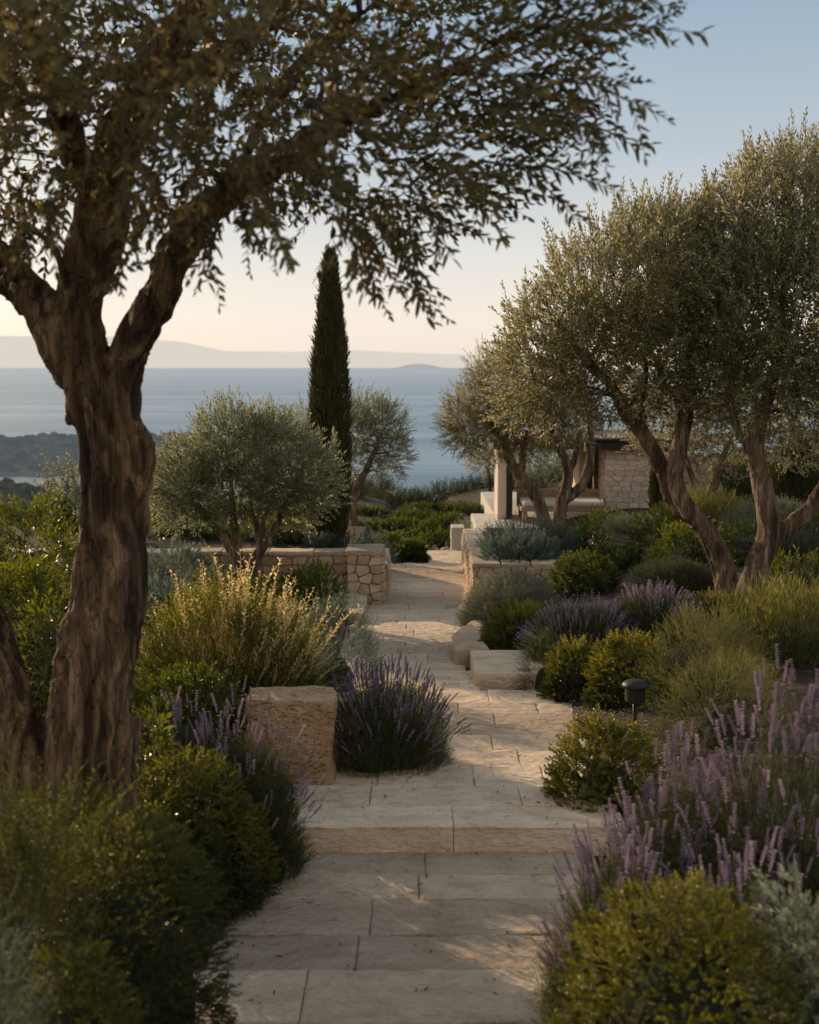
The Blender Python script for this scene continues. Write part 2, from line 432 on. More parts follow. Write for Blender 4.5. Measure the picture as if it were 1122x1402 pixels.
tr = np.random.default_rng(3)
TP = {
 'olive_near': [template(6, .22, .060, .020, .8, tr, True, .25, True, .0020, .05, .08) for _ in range(8)],
 'olive_mid': [template(6, .25, .064, .021, .7, tr, False, .2, True, .0018, .05) for _ in range(6)],
 'olive_far': [template(7, .25, .056, .019, .8, tr, False, .2, True, .0025, .05) for _ in range(5)],
 'box_near': [template(7, .075, .017, .010, .95, tr, True, .2, True, .0009, .1, .05, .8) for _ in range(6)],
 'box': [template(6, .085, .022, .014, .9, tr, False, .2, True, .0011, .1, .05, .8) for _ in range(6)],
 'box_far': [template(6, .12, .040, .024, .9, tr, False, .2, True, .002, .1, .05, .8) for _ in range(5)],
 'laurel': [template(6, .15, .055, .019, .8, tr, False, .25, False, .0016, .2, .08, .9) for _ in range(6)],
 'needle': [template(14, .19, .026, .0042, .6, tr, False, .3, False, .0014, .1, .05, .8) for _ in range(6)],
 'needle_far': [template(11, .22, .040, .008, .65, tr, False, .3, False, .002, .1, .05, .8) for _ in range(6)],
 'feather': [template(16, .30, .036, .0034, .42, tr, False, .55, False, .0012, .05, .1, .9) for _ in range(6)],
 'grey': [template(7, .11, .034, .010, .65, tr, False, .15, True, .0012, .15, .02, .85) for _ in range(6)],
 'grass': [template(9, .30, .085, .0055, .35, tr, False, .35, False, .0012, .02, .12, .9) for _ in range(6)],
 'cyp': [template(10, .13, .024, .011, .38, tr, False, .1, False, .004, .0, .0, .8) for _ in range(5)],
}

def lav_temp(r, near):
    """one unit-length flowering stem: (green part), (flower part)"""
    bend = r.uniform(.03, .22); a0 = r.uniform(0, 6.28); bx = np.array([math.cos(a0), math.sin(a0), 0])
    cur = lambda t: np.array([0, 0, t]) + bx * bend * t * t
    V = []; T = []
    K = 4
    for k in range(K):
        o = len(V)
        for t in (k / K, (k + 1) / K):
            for j in range(3):
                c = j * 2.094; V.append(cur(t) + np.array([math.cos(c), math.sin(c), 0]) * .0036 * (1 - .4 * t))
        for j in range(3):
            j2 = (j + 1) % 3; T += [(o + j, o + j2, o + 3 + j2), (o + j, o + 3 + j2, o + 3 + j)]
    for i in range(7):
        t = .08 + .5 * i / 7; a = i * 2.4; d = np.array([math.cos(a) * .45, math.sin(a) * .45, .9])
        vv, tt = leaf(cur(t), d, np.array([0, 0, 1.]) + .1, .13 * r.uniform(.7, 1.2), .014); o = len(V); V += vv; T += [tuple(np.array(x) + o) for x in tt]
    G = (np.array(V), np.array(T), np.zeros(len(T), int))
    V = []; T = []
    t0 = r.uniform(.79, .85); nw = 8 if near else 5
    for i in range(nw):
        t = t0 + (1.0 - t0) * (i / (nw - 1)) ** .92
        if i == 0 and r.random() < .6: t -= .05
        c = cur(t); rad = .0135 * (1 - .55 * i / nw) * r.uniform(.8, 1.15) * (1 if near else 1.15)
        nb = 6 if near else 4
        for j in range(nb):
            a = j * 6.283 / nb + i * .5; d = np.array([math.cos(a), math.sin(a), .9 + .3 * r.random()])
            side = np.array([-math.sin(a), math.cos(a), 0]); l = .026 * r.uniform(.8, 1.25); w = .0145
            p = c + np.array([math.cos(a), math.sin(a), 0]) * rad * .25
            dn = d / np.linalg.norm(d)
            o = len(V); up = np.cross(side, dn)
            V += [p, p + dn * l * .5 + side * w * .5, p + dn * l * .5 - side * w * .5, p + dn * l * .5 + up * -w * .5, p + dn * l]
            T += [(o, o + 1, o + 3), (o, o + 3, o + 2), (o, o + 2, o + 1), (o + 4, o + 3, o + 1), (o + 4, o + 2, o + 3), (o + 4, o + 1, o + 2)]
    o = len(V); q = [cur(t0), cur(1.0)]
    for c, ww in ((q[0], .007), (q[1] + np.array([0, 0, .012]), .002)):
        for j in range(4): V.append(c + np.array([math.cos(j * 1.57), math.sin(j * 1.57), 0]) * ww)
    for j in range(4):
        j2 = (j + 1) % 4; T += [(o + j, o + j2, o + 4 + j2), (o + j, o + 4 + j2, o + 4 + j)]
    return G, (np.array(V), np.array(T), np.zeros(len(T), int))

LAVN = [lav_temp(tr, True) for _ in range(8)]
LAVF = [lav_temp(tr, False) for _ in range(6)]

def stalk_temp(r):
    """wild stalk with buds and short side sprays, unit length"""
    bend = r.uniform(.05, .3); a0 = r.uniform(0, 6.28); bx = np.array([math.cos(a0), math.sin(a0), 0])
    cur = lambda t: np.array([0, 0, t]) + bx * bend * t * t + .012 * np.array([math.sin(t * 13), math.cos(t * 11), 0])
    V = []; T = []
    for k in range(6):
        o = len(V)
        for t in (k / 6, (k + 1) / 6):
            for j in range(3):
                c = j * 2.094; V.append(cur(t) + np.array([math.cos(c), math.sin(c), 0]) * .0045 * (1 - .6 * t))
        for j in range(3):
            j2 = (j + 1) % 3; T += [(o + j, o + j2, o + 3 + j2), (o + j, o + 3 + j2, o + 3 + j)]
    for i in range(26):
        t = .35 + .65 * i / 26; a = i * 2.4; d = np.array([math.cos(a), math.sin(a), .8]); l = (.075 - .04 * t) * r.uniform(.6, 1.3)
        vv, tt = leaf(cur(t), d, np.array([0, 0, 1.]) + .1 * r.normal(size=3), l, .02); o = len(V); V += vv; T += [tuple(np.array(x) + o) for x in tt]
    return np.array(V), np.array(T), np.zeros(len(T), int)
STALK = [stalk_temp(tr) for _ in range(6)]

# ------------------------------------------------------------------ plants
def dome_points(n, c, rx, ry, rz, r, lump=.14, squash=.0, fill=.25):
    """points and outward directions on a lumpy dome standing on c"""
    d = r.normal(size=(n, 3)); d[:, 2] = np.abs(d[:, 2]) * 1.0 - .22; d /= np.linalg.norm(d, axis=1, keepdims=True)
    lum = 1 + lump * fbm(d * 1.0 + c * .7, 1.8, 3, 5) * 1.7
    sh = 1 - fill * r.random(n) ** 2.2
    q_ = 2.5; se = (np.hypot(d[:, 0], d[:, 1]) ** q_ + np.abs(d[:, 2]) ** q_) ** (-1 / q_)
    loc = d * np.array([rx, ry, rz]) * (lum * sh * se)[:, None]
    loc[:, 2] = np.maximum(loc[:, 2], -.02)
    out = d / np.array([rx, ry, rz]); out /= np.linalg.norm(out, axis=1, keepdims=True)
    return c + loc, out, lum

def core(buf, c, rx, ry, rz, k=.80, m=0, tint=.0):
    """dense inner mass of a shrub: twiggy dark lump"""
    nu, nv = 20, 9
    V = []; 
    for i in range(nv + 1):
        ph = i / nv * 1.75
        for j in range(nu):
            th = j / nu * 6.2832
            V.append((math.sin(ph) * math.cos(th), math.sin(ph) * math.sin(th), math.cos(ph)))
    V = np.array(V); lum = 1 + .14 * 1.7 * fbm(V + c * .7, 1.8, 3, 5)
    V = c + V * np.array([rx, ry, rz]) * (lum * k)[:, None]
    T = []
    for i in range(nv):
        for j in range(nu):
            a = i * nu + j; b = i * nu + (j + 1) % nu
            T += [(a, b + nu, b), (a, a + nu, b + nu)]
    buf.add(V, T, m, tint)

PL = {
 'dome_near': ('box_near', 'boxshade', .00075, .72, .1, .07),
 'dome_right': ('box_near', 'box', .00075, .72, .1, .07),  # kind: templates, material, area per sprig, sprig scale, outward/up mix, lump
 'box_near': ('box_near', 'box', .0011, 1.0, .35, .10),
 'box': ('box', 'box', .0014, 1.0, .35, .10),
 'box_far': ('box_far', 'hedge', .0040, 1.0, .4, .12),
 'hedge_far': ('box_far', 'hedge', .0040, .9, .4, .07),
 'laurel': ('laurel', 'laurel', .0030, 1.0, .6, .18),
 'laurel_far': ('laurel', 'laurel', .0050, 1.2, .6, .2),
 'needle': ('needle', 'needle', .0012, .62, .5, .12),
 'rosemary': ('needle', 'bluegrey', .0014, .65, .7, .16),
 'rosemary_far': ('needle_far', 'bluegrey', .0036, .9, .7, .18),
 'grey': ('grey', 'grey', .0020, 1.0, .55, .16),
 'grey_far': ('grey', 'bluegrey', .0036, 1.25, .55, .2),
 'santolina': ('needle', 'grey', .0013, .6, .7, .14),
 'feather': ('feather', 'scrub', .0018, 1.0, 1.0, .2),
 'grass': ('grass', 'needle', .0024, .9, 1.3, .2),
 'gold': ('grass', 'gold', .0020, .75, 1.2, .2),
 'scrub': ('needle_far', 'scrub', .0060, 1.6, .7, .25),
 'scrub_silver': ('olive_far', 'olives', .0120, 1.2, .7, .3),
}
seedc = [100]
def shrub(kind, cx, top, w, D, name, cat, label, group=None, deep=.8, base=None, flip=1, dens=1.0, parent=None, size=None):
    """a mound: cx, top, w as seen from the photograph's viewpoint, D its distance"""
    seedc[0] += 1; r = np.random.default_rng(seedc[0])
    tp, mat, area, sc, upk, lump = PL[kind]
    if tp == 'needle' and D > 10: tp = 'needle_far'; sc *= .85
    t = P(cx, top, D); x = t[0]; z0 = float(ground(x, D)) if base is None else base
    rx = w * mpp(D, top) / 2; rz = max(.12, t[2] - z0); ry = max(rx * deep, .15)
    L = {'needle': .10, 'feather': .16, 'grass': .16, 'needle_far': .12, 'laurel': .06, 'olive_far': .15}.get(tp, .04) * sc
    rx = max(.08, rx - L * .5); rz = max(.08, rz - L * .75); ry = max(.08, ry - L * .5)
    c = np.array([x, D, z0])
    A = 2 * math.pi * ((rx * ry) ** 1.6 / 3 + (rx * rz) ** 1.6 / 3 + (ry * rz) ** 1.6 / 3) ** (1 / 1.6)
    n = int(min(22000, A / area * dens * 1.9))
    p, o, lum = dome_points(n, c, rx, ry, rz, r, lump)
    d = o + np.array([0, 0, upk]) + r.normal(0, .33, (n, 3))
    p = p - o * L * .35
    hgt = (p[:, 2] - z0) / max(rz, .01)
    tint = np.clip(.32 + .34 * fbm(p, 7, 2) * 1.4 + .50 * (hgt - .42) + r.normal(0, .13, n), 0, 1)  # lighter upwards: sunlit tips put into the leaf colour, with yellow new growth
    b = Buf()
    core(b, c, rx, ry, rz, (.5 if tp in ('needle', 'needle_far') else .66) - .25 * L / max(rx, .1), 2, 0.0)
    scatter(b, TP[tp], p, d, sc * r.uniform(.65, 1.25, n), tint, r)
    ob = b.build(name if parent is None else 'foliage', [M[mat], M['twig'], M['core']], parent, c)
    if parent is None: tag(ob, label, cat, group)
    return ob, c, rx, ry, rz, r

def lavender(cx, top, w, D, label, near=False, n=260, flower='lavender', lean=(0, 0), fol='lavleaf', group='lavender plants flowering in the beds', base=None, deep=.8, fold=1.0):
    seedc[0] += 1; r = np.random.default_rng(seedc[0])
    t = P(cx, top, D); z0 = float(ground(t[0], D)) if base is None else base
    rx = w * mpp(D, top) / 2; rz = t[2] - z0; ry = rx * deep
    c = np.array([t[0], D, z0])
    root = empty('lavender_plant', c); tag(root, label, 'lavender', group)
    # grey-green mound
    b = Buf(); m = int(2600 * min(1.8, rx * rz / .12) * fold)
    p, o, lum = dome_points(m, c, rx * .72, ry * .72, rz * .62, r, .2, fill=.5)
    d = o * .8 + np.array([0, 0, 1.1]) + r.normal(0, .25, (m, 3))
    tint = np.clip(.35 + .4 * fbm(p, 8, 2) + r.normal(0, .15, m), 0, 1)
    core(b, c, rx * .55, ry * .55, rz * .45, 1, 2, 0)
    scatter(b, TP['needle'], p, d, r.uniform(.6, 1.1, m) * (.75 if near else .8), tint, r)
    # flowering stems
    a = r.uniform(0, 6.283, n); q = np.sqrt(r.random(n))
    tip = np.stack([np.cos(a) * q * rx, np.sin(a) * q * ry, rz * (1.0 - .62 * q ** 2.2) * r.uniform(.80, 1.05, n)], -1) + np.array([lean[0], lean[1], 0]) * 1.0
    st = np.stack([np.cos(a) * q * rx * .35, np.sin(a) * q * ry * .35, 0 * a], -1)
    dv = tip - st; Ls = np.linalg.norm(dv, axis=1)
    mL = max(.30, .34)
    # long plants: start the stem inside the mound so spikes keep their real size
    Lr = np.minimum(Ls, r.uniform(.34, .55, n)); st = tip - dv / Ls[:, None] * Lr[:, None]
    temps = LAVN if near else LAVF
    idx = r.integers(0, len(temps), n); roll = r.uniform(0, 6.283, n)
    tn = np.clip(.45 + .3 * fbm(tip + c, 5, 2) + r.normal(0, .2, n), 0, 1)
    scatter(b, [t_[0] for t_ in temps], c + st, dv, Lr * 1.0, tn, r, idx, roll)
    bb = Buf(); scatter(bb, [t_[1] for t_ in temps], c + st, dv, Lr * 1.0, tn, r, idx, roll)
    b.build('foliage', [M[fol], M['twig'], M['core']], root, c)
    bb.build('blossom', [M[flower]], root, c)
    return root

# ------------------------------------------------------------------ trees
def catmull(pts, n):
    pts = np.array(pts, float); q = np.vstack([2 * pts[0] - pts[1], pts, 2 * pts[-1] - pts[-2]])
    out = []
    for i in range(1, len(q) - 2):
        for t in np.linspace(0, 1, n, endpoint=False):
            a, b, c_, d = q[i - 1], q[i], q[i + 1], q[i + 2]
            out.append(.5 * ((2 * b) + (-a + c_) * t + (2 * a - 5 * b + 4 * c_ - d) * t * t + (-a + 3 * b - 3 * c_ + d) * t ** 3))
    out.append(pts[-1]); return np.array(out)

def tube(buf, pts, seg=16, n=8, flute=.0, seed=0., m=0, tint=.5, twist=0.):
    """pts: (x,y,z,r)"""
    q = catmull(pts, n); c = q[:, :3]; rad = np.maximum(q[:, 3], .001)
    tg = np.gradient(c, axis=0); tg /= np.linalg.norm(tg, axis=1, keepdims=True)
    x = np.cross(tg[0], [0.13, 1, .05]); x /= np.linalg.norm(x); rings = []
    s = 0
    for i in range(len(c)):
        x = x - tg[i] * (x @ tg[i]); x /= np.linalg.norm(x); y = np.cross(tg[i], x)
        if i: s += np.linalg.norm(c[i] - c[i - 1])
        th = np.arange(seg) * 2 * math.pi / seg; tw = th + twist * s
        ring = c[i] + (np.cos(th)[:, None] * x + np.sin(th)[:, None] * y) * rad[i]
        if flute:
            k = np.stack([np.cos(tw) * 2.2, np.sin(tw) * 2.2, np.full(seg, s * .8)], -1) + seed
            k2 = np.stack([np.cos(tw) * 3.8, np.sin(tw) * 3.8, np.full(seg, s * 2.2)], -1) + seed
            f = 1 + flute * (noise(k) + .45 * noise(k2, 1, 9))
            ring = c[i] + (ring - c[i]) * f[:, None]
        rings.append(ring)
    V = np.concatenate(rings); K = len(c); T = []
    I = np.arange(K * seg).reshape(K, seg)
    A = I[:-1]; B = np.roll(I, -1, 1)[:-1]; Cc = np.roll(I, -1, 1)[1:]; Dd = I[1:]
    T = np.concatenate([np.stack([A, B, Cc], -1).reshape(-1, 3), np.stack([A, Cc, Dd], -1).reshape(-1, 3)])
    V = np.vstack([V, c[0], c[-1]]); e = K * seg
    j = np.arange(seg); j2 = (j + 1) % seg
    T = np.concatenate([T, np.stack([j2, j, np.full(seg, e)], -1), np.stack([I[-1][j], I[-1][j2], np.full(seg, e + 1)], -1)])
    buf.add(V, T, m, tint)

def px(pts, D0=None):
    """[(px,py,D,rpx)] -> world (x,y,z,r)"""
    out = []
    for a, b, D, rp in pts:
        p = P(a, b, D); out.append((*p, rp * mpp(D, b)))
    return out

def remesh(buf, voxel):
    me = mk('temp_mesh', np.concatenate(buf.V), np.concatenate(buf.T), [M['bark']])
    md = me.modifiers.new('r', 'REMESH'); md.mode = 'VOXEL'; md.voxel_size = voxel; md.adaptivity = 0
    ms = me.modifiers.new('s', 'SMOOTH'); ms.iterations = 4; ms.factor = .5
    dg = bpy.context.evaluated_depsgraph_get(); ev = me.evaluated_get(dg); m2 = ev.to_mesh()
    m2.calc_loop_triangles()
    V = np.zeros(len(m2.vertices) * 3); m2.vertices.foreach_get('co', V)
    Nn = np.zeros(len(m2.vertices) * 3); m2.vertices.foreach_get('normal', Nn)
    T = np.zeros(len(m2.loop_triangles) * 3, np.int32); m2.loop_triangles.foreach_get('vertices', T)
    ev.to_mesh_clear(); d = me.data; bpy.data.objects.remove(me); bpy.data.meshes.remove(d)
    return V.reshape(-1, 3), T.reshape(-1, 3), Nn.reshape(-1, 3)

def barkify(V, Nn, amp, s=1.0, off=0.):
    """long twisting ridges and furrows"""
    w = fbm(V, 2.2 * s, 2, off)[:, None] * .12
    q = (V + w) * np.array([17, 17, 1.7]) * s
    r1 = 1 - np.abs(noise(q, 1, off)); r2 = 1 - np.abs(noise(q * np.array([2.1, 2.1, 2.6]), 1, off + 31))
    big = noise(V * np.array([6, 6, 1.6]) * s, 1, off + 7)
    hgt = (r1 ** 3.5 - .42) * 1.2 + (r2 ** 2 - .5) * .45 + big * .7
    return V + Nn * (amp * hgt)[:, None], np.clip(.55 + .75 * hgt, 0, 1)

def blob_points(n, blobs, r, shell=.55):
    B = np.array(blobs, float)          # cx,cy,cz,rx,ry,rz
    vol = B[:, 3] * B[:, 4] * B[:, 5]; k = r.choice(len(B), n, p=vol ** .8 / np.sum(vol ** .8))
    d = r.normal(size=(n, 3)); d /= np.linalg.norm(d, axis=1, keepdims=True)
    rr = np.where(r.random(n) < shell, r.uniform(.82, 1.05, n), r.random(n) ** (1 / 3))
    rr = rr * (1 + .22 * fbm(d + k[:, None] * 3.1, 2.0, 2))
    p = B[k, :3] + d * B[k, 3:6] * rr[:, None]
    return p, d, rr, k

def crown_px(blobs):
    out = []
    for cx, cy, D, rx, ry, rd in blobs:
        p = P(cx, cy, D); m = mpp(D, cy); out.append((*p, rx * m, rd, ry * m))
    return out

def in_poly(x, y, poly):
    c = np.zeros(len(x), bool); n = len(poly); j = n - 1
    for i in range(n):
        xi, yi = poly[i]; xj, yj = poly[j]
        m = ((yi > y) != (yj > y)) & (x < (xj - xi) * (y - yi) / (yj - yi + 1e-9) + xi)
        c ^= m; j = i
    return c

def olive(name, label, limbs, blobs, n, seed, tp='olive_mid', mat='olive', bark='bark2', voxel=.014, scale=1.0, up=.75, group=None, base=None, filt=None, nb=40, barkamp=.013, shell=.6, droop=None, tips=None, flute=.2, cat='olive tree', spikes=0, thin=1.0, lower=0):
    r = np.random.default_rng(seed)
    lw = [px(l) for l in limbs]
    b0 = np.array(lw[0][0][:3]); root = empty(name, b0 if base is None else base); tag(root, label, cat, group); org = np.array(root.location)
    tb = Buf()
    for i, l in enumerate(lw):
        if i and l[0][3] > l[1][3] * .9: l[0] = (*l[0][:3], l[0][3] * .6)
        l = [(*q[:3], q[3] * thin) for q in l]
        tube(tb, l, 28, 8, flute, seed + i * 5.3, twist=.8)
    V, T, Nn = remesh(tb, voxel); V, bt = barkify(V, Nn, barkamp, .9 if voxel > .011 else 1.0, seed)
    fb = Buf(); fb.add(V, T, 0, bt)
    bw = crown_px([(q[0], q[1] + lower, *q[2:]) for q in blobs]); B = np.array(bw)
    p, d, rr, k = blob_points(n, bw, r, shell)
    # limbs reach into the crown: branches from limb points to crown points
    nodes = np.array([q[:3] for l in lw for q in catmull(l, 4)[len(l) * 2:]]); nr = np.array([q[3] for l in lw for q in catmull(l, 4)[len(l) * 2:]])
    ends = p[r.choice(len(p), nb)]
    if filt is not None:
        f = filt(p); p, d, rr, k = p[f], d[f], rr[f], k[f]; ends = p[r.choice(len(p), nb)]
    br = []
    for e in ends:
        dist = np.linalg.norm(nodes - e, axis=1) - (nodes[:, 2] < e[2]) * .1
        i = np.argmin(dist); s0 = nodes[i]; Ln = np.linalg.norm(e - s0)
        if Ln < .08: continue
        mid = (s0 + e) / 2 + r.normal(0, .09, 3) * Ln + np.array([0, 0, .05 * Ln]); m2 = s0 * .25 + mid * .75 + r.normal(0, .03, 3) * Ln
        r0 = min(nr[i] * .55, .03 * scale)
        pts = [(*s0, r0), (*(s0 * .6 + mid * .4), r0 * .8), (*mid, r0 * .6), (*e, r0 * .22)]
        tube(fb, pts, 7, 4, 0)
        br.append(e)
        for t_ in (.5, .75):
            nodes = np.vstack([nodes, (mid * (1 - t_) + e * t_)]); nr = np.append(nr, r0 * .5)
    fb.build('trunk', [M[bark]], root, org, True)
    cen = np.mean(B[:, :3], 0)
    out = (p - cen); out /= np.linalg.norm(out, axis=1, keepdims=True)
    dv = d * .7 + out * .4 + np.array([0, 0, up]) + r.normal(0, .42, p.shape)
    if droop is not None: dv = droop(p, dv, r)
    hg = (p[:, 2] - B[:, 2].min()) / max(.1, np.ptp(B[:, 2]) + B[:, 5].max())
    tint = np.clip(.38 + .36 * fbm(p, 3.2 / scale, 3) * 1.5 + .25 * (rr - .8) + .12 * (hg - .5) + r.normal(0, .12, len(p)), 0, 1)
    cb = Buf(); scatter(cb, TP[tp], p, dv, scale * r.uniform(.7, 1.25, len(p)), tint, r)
    if spikes:   # long vertical shoots above the crown
        q, dd, r3, kk = blob_points(spikes * 4, bw, r, 1.0); s = dd[:, 2] > .35; q, dd = q[s][:spikes], dd[s][:spikes]
        dv = dd * .35 + np.array([0, 0, 1.0]) + r.normal(0, .16, q.shape); dvn = dv / np.linalg.norm(dv, axis=1, keepdims=True)
        for st in (0, .8):
            scatter(cb, TP[tp], q + dvn * st * .2 * scale, dv, scale * r.uniform(.9, 1.2, len(q)), np.full(len(q), .65), r)
    if tips: tips(cb, fb, r)
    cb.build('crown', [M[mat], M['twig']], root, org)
    return root

exec_parts = True
# ================================================================== THE SETTING
# --- ground sheet
def grid(xs, ys, zf, name, mat):
    X, Y = np.meshgrid(xs, ys, indexing='ij'); Z = zf(X, Y)
    V = np.stack([X, Y, Z], -1).reshape(-1, 3); I = np.arange(len(xs) * len(ys)).reshape(len(xs), len(ys))
    Q = np.stack([I[:-1, :-1], I[1:, :-1], I[1:, 1:], I[:-1, 1:]], -1).reshape(-1, 4)
    o = mk(name, V, Q, [mat], smooth_=True); return o

ys = np.concatenate([np.arange(-12, 2, .5), np.arange(2, 24, .12), np.arange(24, 60, .6), np.arange(60, 700, 8)])
xs = np.concatenate([np.arange(-420, -30, 12), np.arange(-30, -6, 1.0), np.arange(-6, 8, .12), np.arange(8, 30, 1.0), np.arange(30, 420, 12)])
g = grid(xs, ys, ground, 'ground', M['soil']); tag(g, kind='structure')
# --- hillside with scrub towards the bay (left) and the headland
def hill_noise(X, Y, s, o=5): return fbm(np.stack([X, Y, 0 * X], -1), s, o)
SEA = -150.0
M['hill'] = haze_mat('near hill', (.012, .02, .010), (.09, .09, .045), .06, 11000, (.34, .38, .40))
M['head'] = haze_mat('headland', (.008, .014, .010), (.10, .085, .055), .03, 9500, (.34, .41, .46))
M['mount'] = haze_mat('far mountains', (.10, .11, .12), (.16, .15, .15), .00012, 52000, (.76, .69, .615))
def hill_z(X, Y):
    # descending ridge on the left: crest seen at the left edge, sloping down to the right
    t = np.clip((X + 400) / 330, 0, 1)
    crest = -52 - 30 * t ** 1.4
    prof = np.exp(-((Y - 720) / 190.) ** 2)
    return SEA - 30 + (crest - SEA + 30) * prof * (1 - smooth(-190, -95, X) * .9) + hill_noise(X, Y, .014, 4) * 7 + 5 * np.abs(hill_noise(X, Y, .07, 3)) + 2.5 * hill_noise(X, Y, .16, 2)
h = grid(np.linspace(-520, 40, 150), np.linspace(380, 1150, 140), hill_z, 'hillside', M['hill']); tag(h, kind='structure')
def head_z(X, Y):
    prof = np.exp(-((Y - 2250 - .12 * X) / 330.) ** 2)
    e = 1 - smooth(-430, -20, X)
    crest = 31 + 8 * hill_noise(X, Y, .004, 3)
    return SEA - 14 + (crest + 14) * prof * (e ** .55) + hill_noise(X, Y, .008, 4) * 12 * prof + 8 * np.abs(hill_noise(X, Y, .03, 3)) * prof
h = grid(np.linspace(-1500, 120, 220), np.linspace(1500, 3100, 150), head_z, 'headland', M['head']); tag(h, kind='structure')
def mount(name, x0, x1, D, prof, depth):
    xs_ = np.linspace(x0, x1, 160); ys_ = np.linspace(D, D + depth, 16)
    def zf(X, Y):
        t = (Y - D) / depth; s = np.sin(np.clip(t, 0, 1) * math.pi) ** .7
        return SEA - 5 + prof(X) * s + hill_noise(X, Y, .00012, 5) * 200 * s
    o = grid(xs_, ys_, zf, name, M['mount']); tag(o, kind='structure'); return o
def prof_far(X):
    pxx = W0 / 2 + X * F / 160000.
    hpx = np.interp(pxx, [-300, -60, 0, 60, 110, 150, 250, 310, 400, 470, 560, 640, 680, 760, 900], [30, 38, 41, 41, 38, 41, 34, 22, 20, 23, 20, 16, 12, 4, 0])
    return hpx / F * 160000 + 150
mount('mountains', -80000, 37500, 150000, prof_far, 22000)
def prof_isl(X):
    pxx = W0 / 2 + X * F / 90000.
    return np.interp(pxx, [530, 545, 562, 580, 598, 612], [-60, 60, 260, 290, 130, -60]) + 60
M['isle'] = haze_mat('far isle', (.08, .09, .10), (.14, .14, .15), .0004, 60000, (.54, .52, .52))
o = grid(np.linspace(-1500, 2500, 80), np.linspace(89000, 92000, 8), lambda X, Y: SEA - 5 + prof_isl(X) * np.sin(np.clip((Y - 89000) / 3000, 0, 1) * math.pi) ** .6, 'island', M['isle']); tag(o, kind='structure')
# --- sea
def sea_mat():
    m, nt, nd, L = newmat('sea water')
    g = N(nt, 'ShaderNodeNewGeometry')
    def nz(sc, st, det=4):
        mp = N(nt, 'ShaderNodeMapping'); mp.inputs['Scale'].default_value = st; L.new(g.outputs['Position'], mp.inputs[0])
        n = N(nt, 'ShaderNodeTexNoise'); n.inputs['Scale'].default_value = sc; n.inputs['Detail'].default_value = det; L.new(mp.outputs[0], n.inputs['Vector']); return n
    n1 = nz(.03, (.35, 1, 1), 8); n2 = nz(.0032, (.16, 1, 1), 9)
    bp = N(nt, 'ShaderNodeBump'); bp.inputs['Strength'].default_value = .55; bp.inputs['Distance'].default_value = 6.0; L.new(n1.outputs[0], bp.inputs['Height'])
    b = N(nt, 'ShaderNodeBsdfPrincipled'); b.inputs['Roughness'].default_value = .36; b.inputs['IOR'].default_value = 1.33
    r = ramp(nt, n2.outputs[0], [(.38, (.045, .11, .17)), (.62, (.165, .26, .33))]); L.new(r.outputs[0], b.inputs['Base Color']); L.new(bp.outputs[0], b.inputs['Normal'])
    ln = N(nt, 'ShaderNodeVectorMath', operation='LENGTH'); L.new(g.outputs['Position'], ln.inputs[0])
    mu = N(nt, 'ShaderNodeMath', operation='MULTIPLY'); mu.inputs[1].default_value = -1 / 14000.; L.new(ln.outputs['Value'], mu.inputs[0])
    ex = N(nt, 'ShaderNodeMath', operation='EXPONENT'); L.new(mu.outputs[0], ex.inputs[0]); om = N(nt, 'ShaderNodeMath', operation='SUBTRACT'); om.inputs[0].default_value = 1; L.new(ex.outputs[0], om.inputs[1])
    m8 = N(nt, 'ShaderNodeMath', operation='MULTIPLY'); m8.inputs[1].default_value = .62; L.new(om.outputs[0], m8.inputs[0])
    em = N(nt, 'ShaderNodeEmission'); em.inputs[0].default_value = (.52, .545, .56, 1)  # haze over the water put into the surface as glow, growing with distance
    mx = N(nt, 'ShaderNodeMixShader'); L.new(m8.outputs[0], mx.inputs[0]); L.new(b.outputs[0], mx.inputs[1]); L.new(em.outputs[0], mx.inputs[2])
    o = N(nt, 'ShaderNodeOutputMaterial'); L.new(mx.outputs[0], o.inputs[0]); return m
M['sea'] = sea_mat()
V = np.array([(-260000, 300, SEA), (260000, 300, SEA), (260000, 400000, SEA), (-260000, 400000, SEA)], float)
tag(mk('sea', V, [[0, 1, 2, 3]], [M['sea']]), kind='structure')

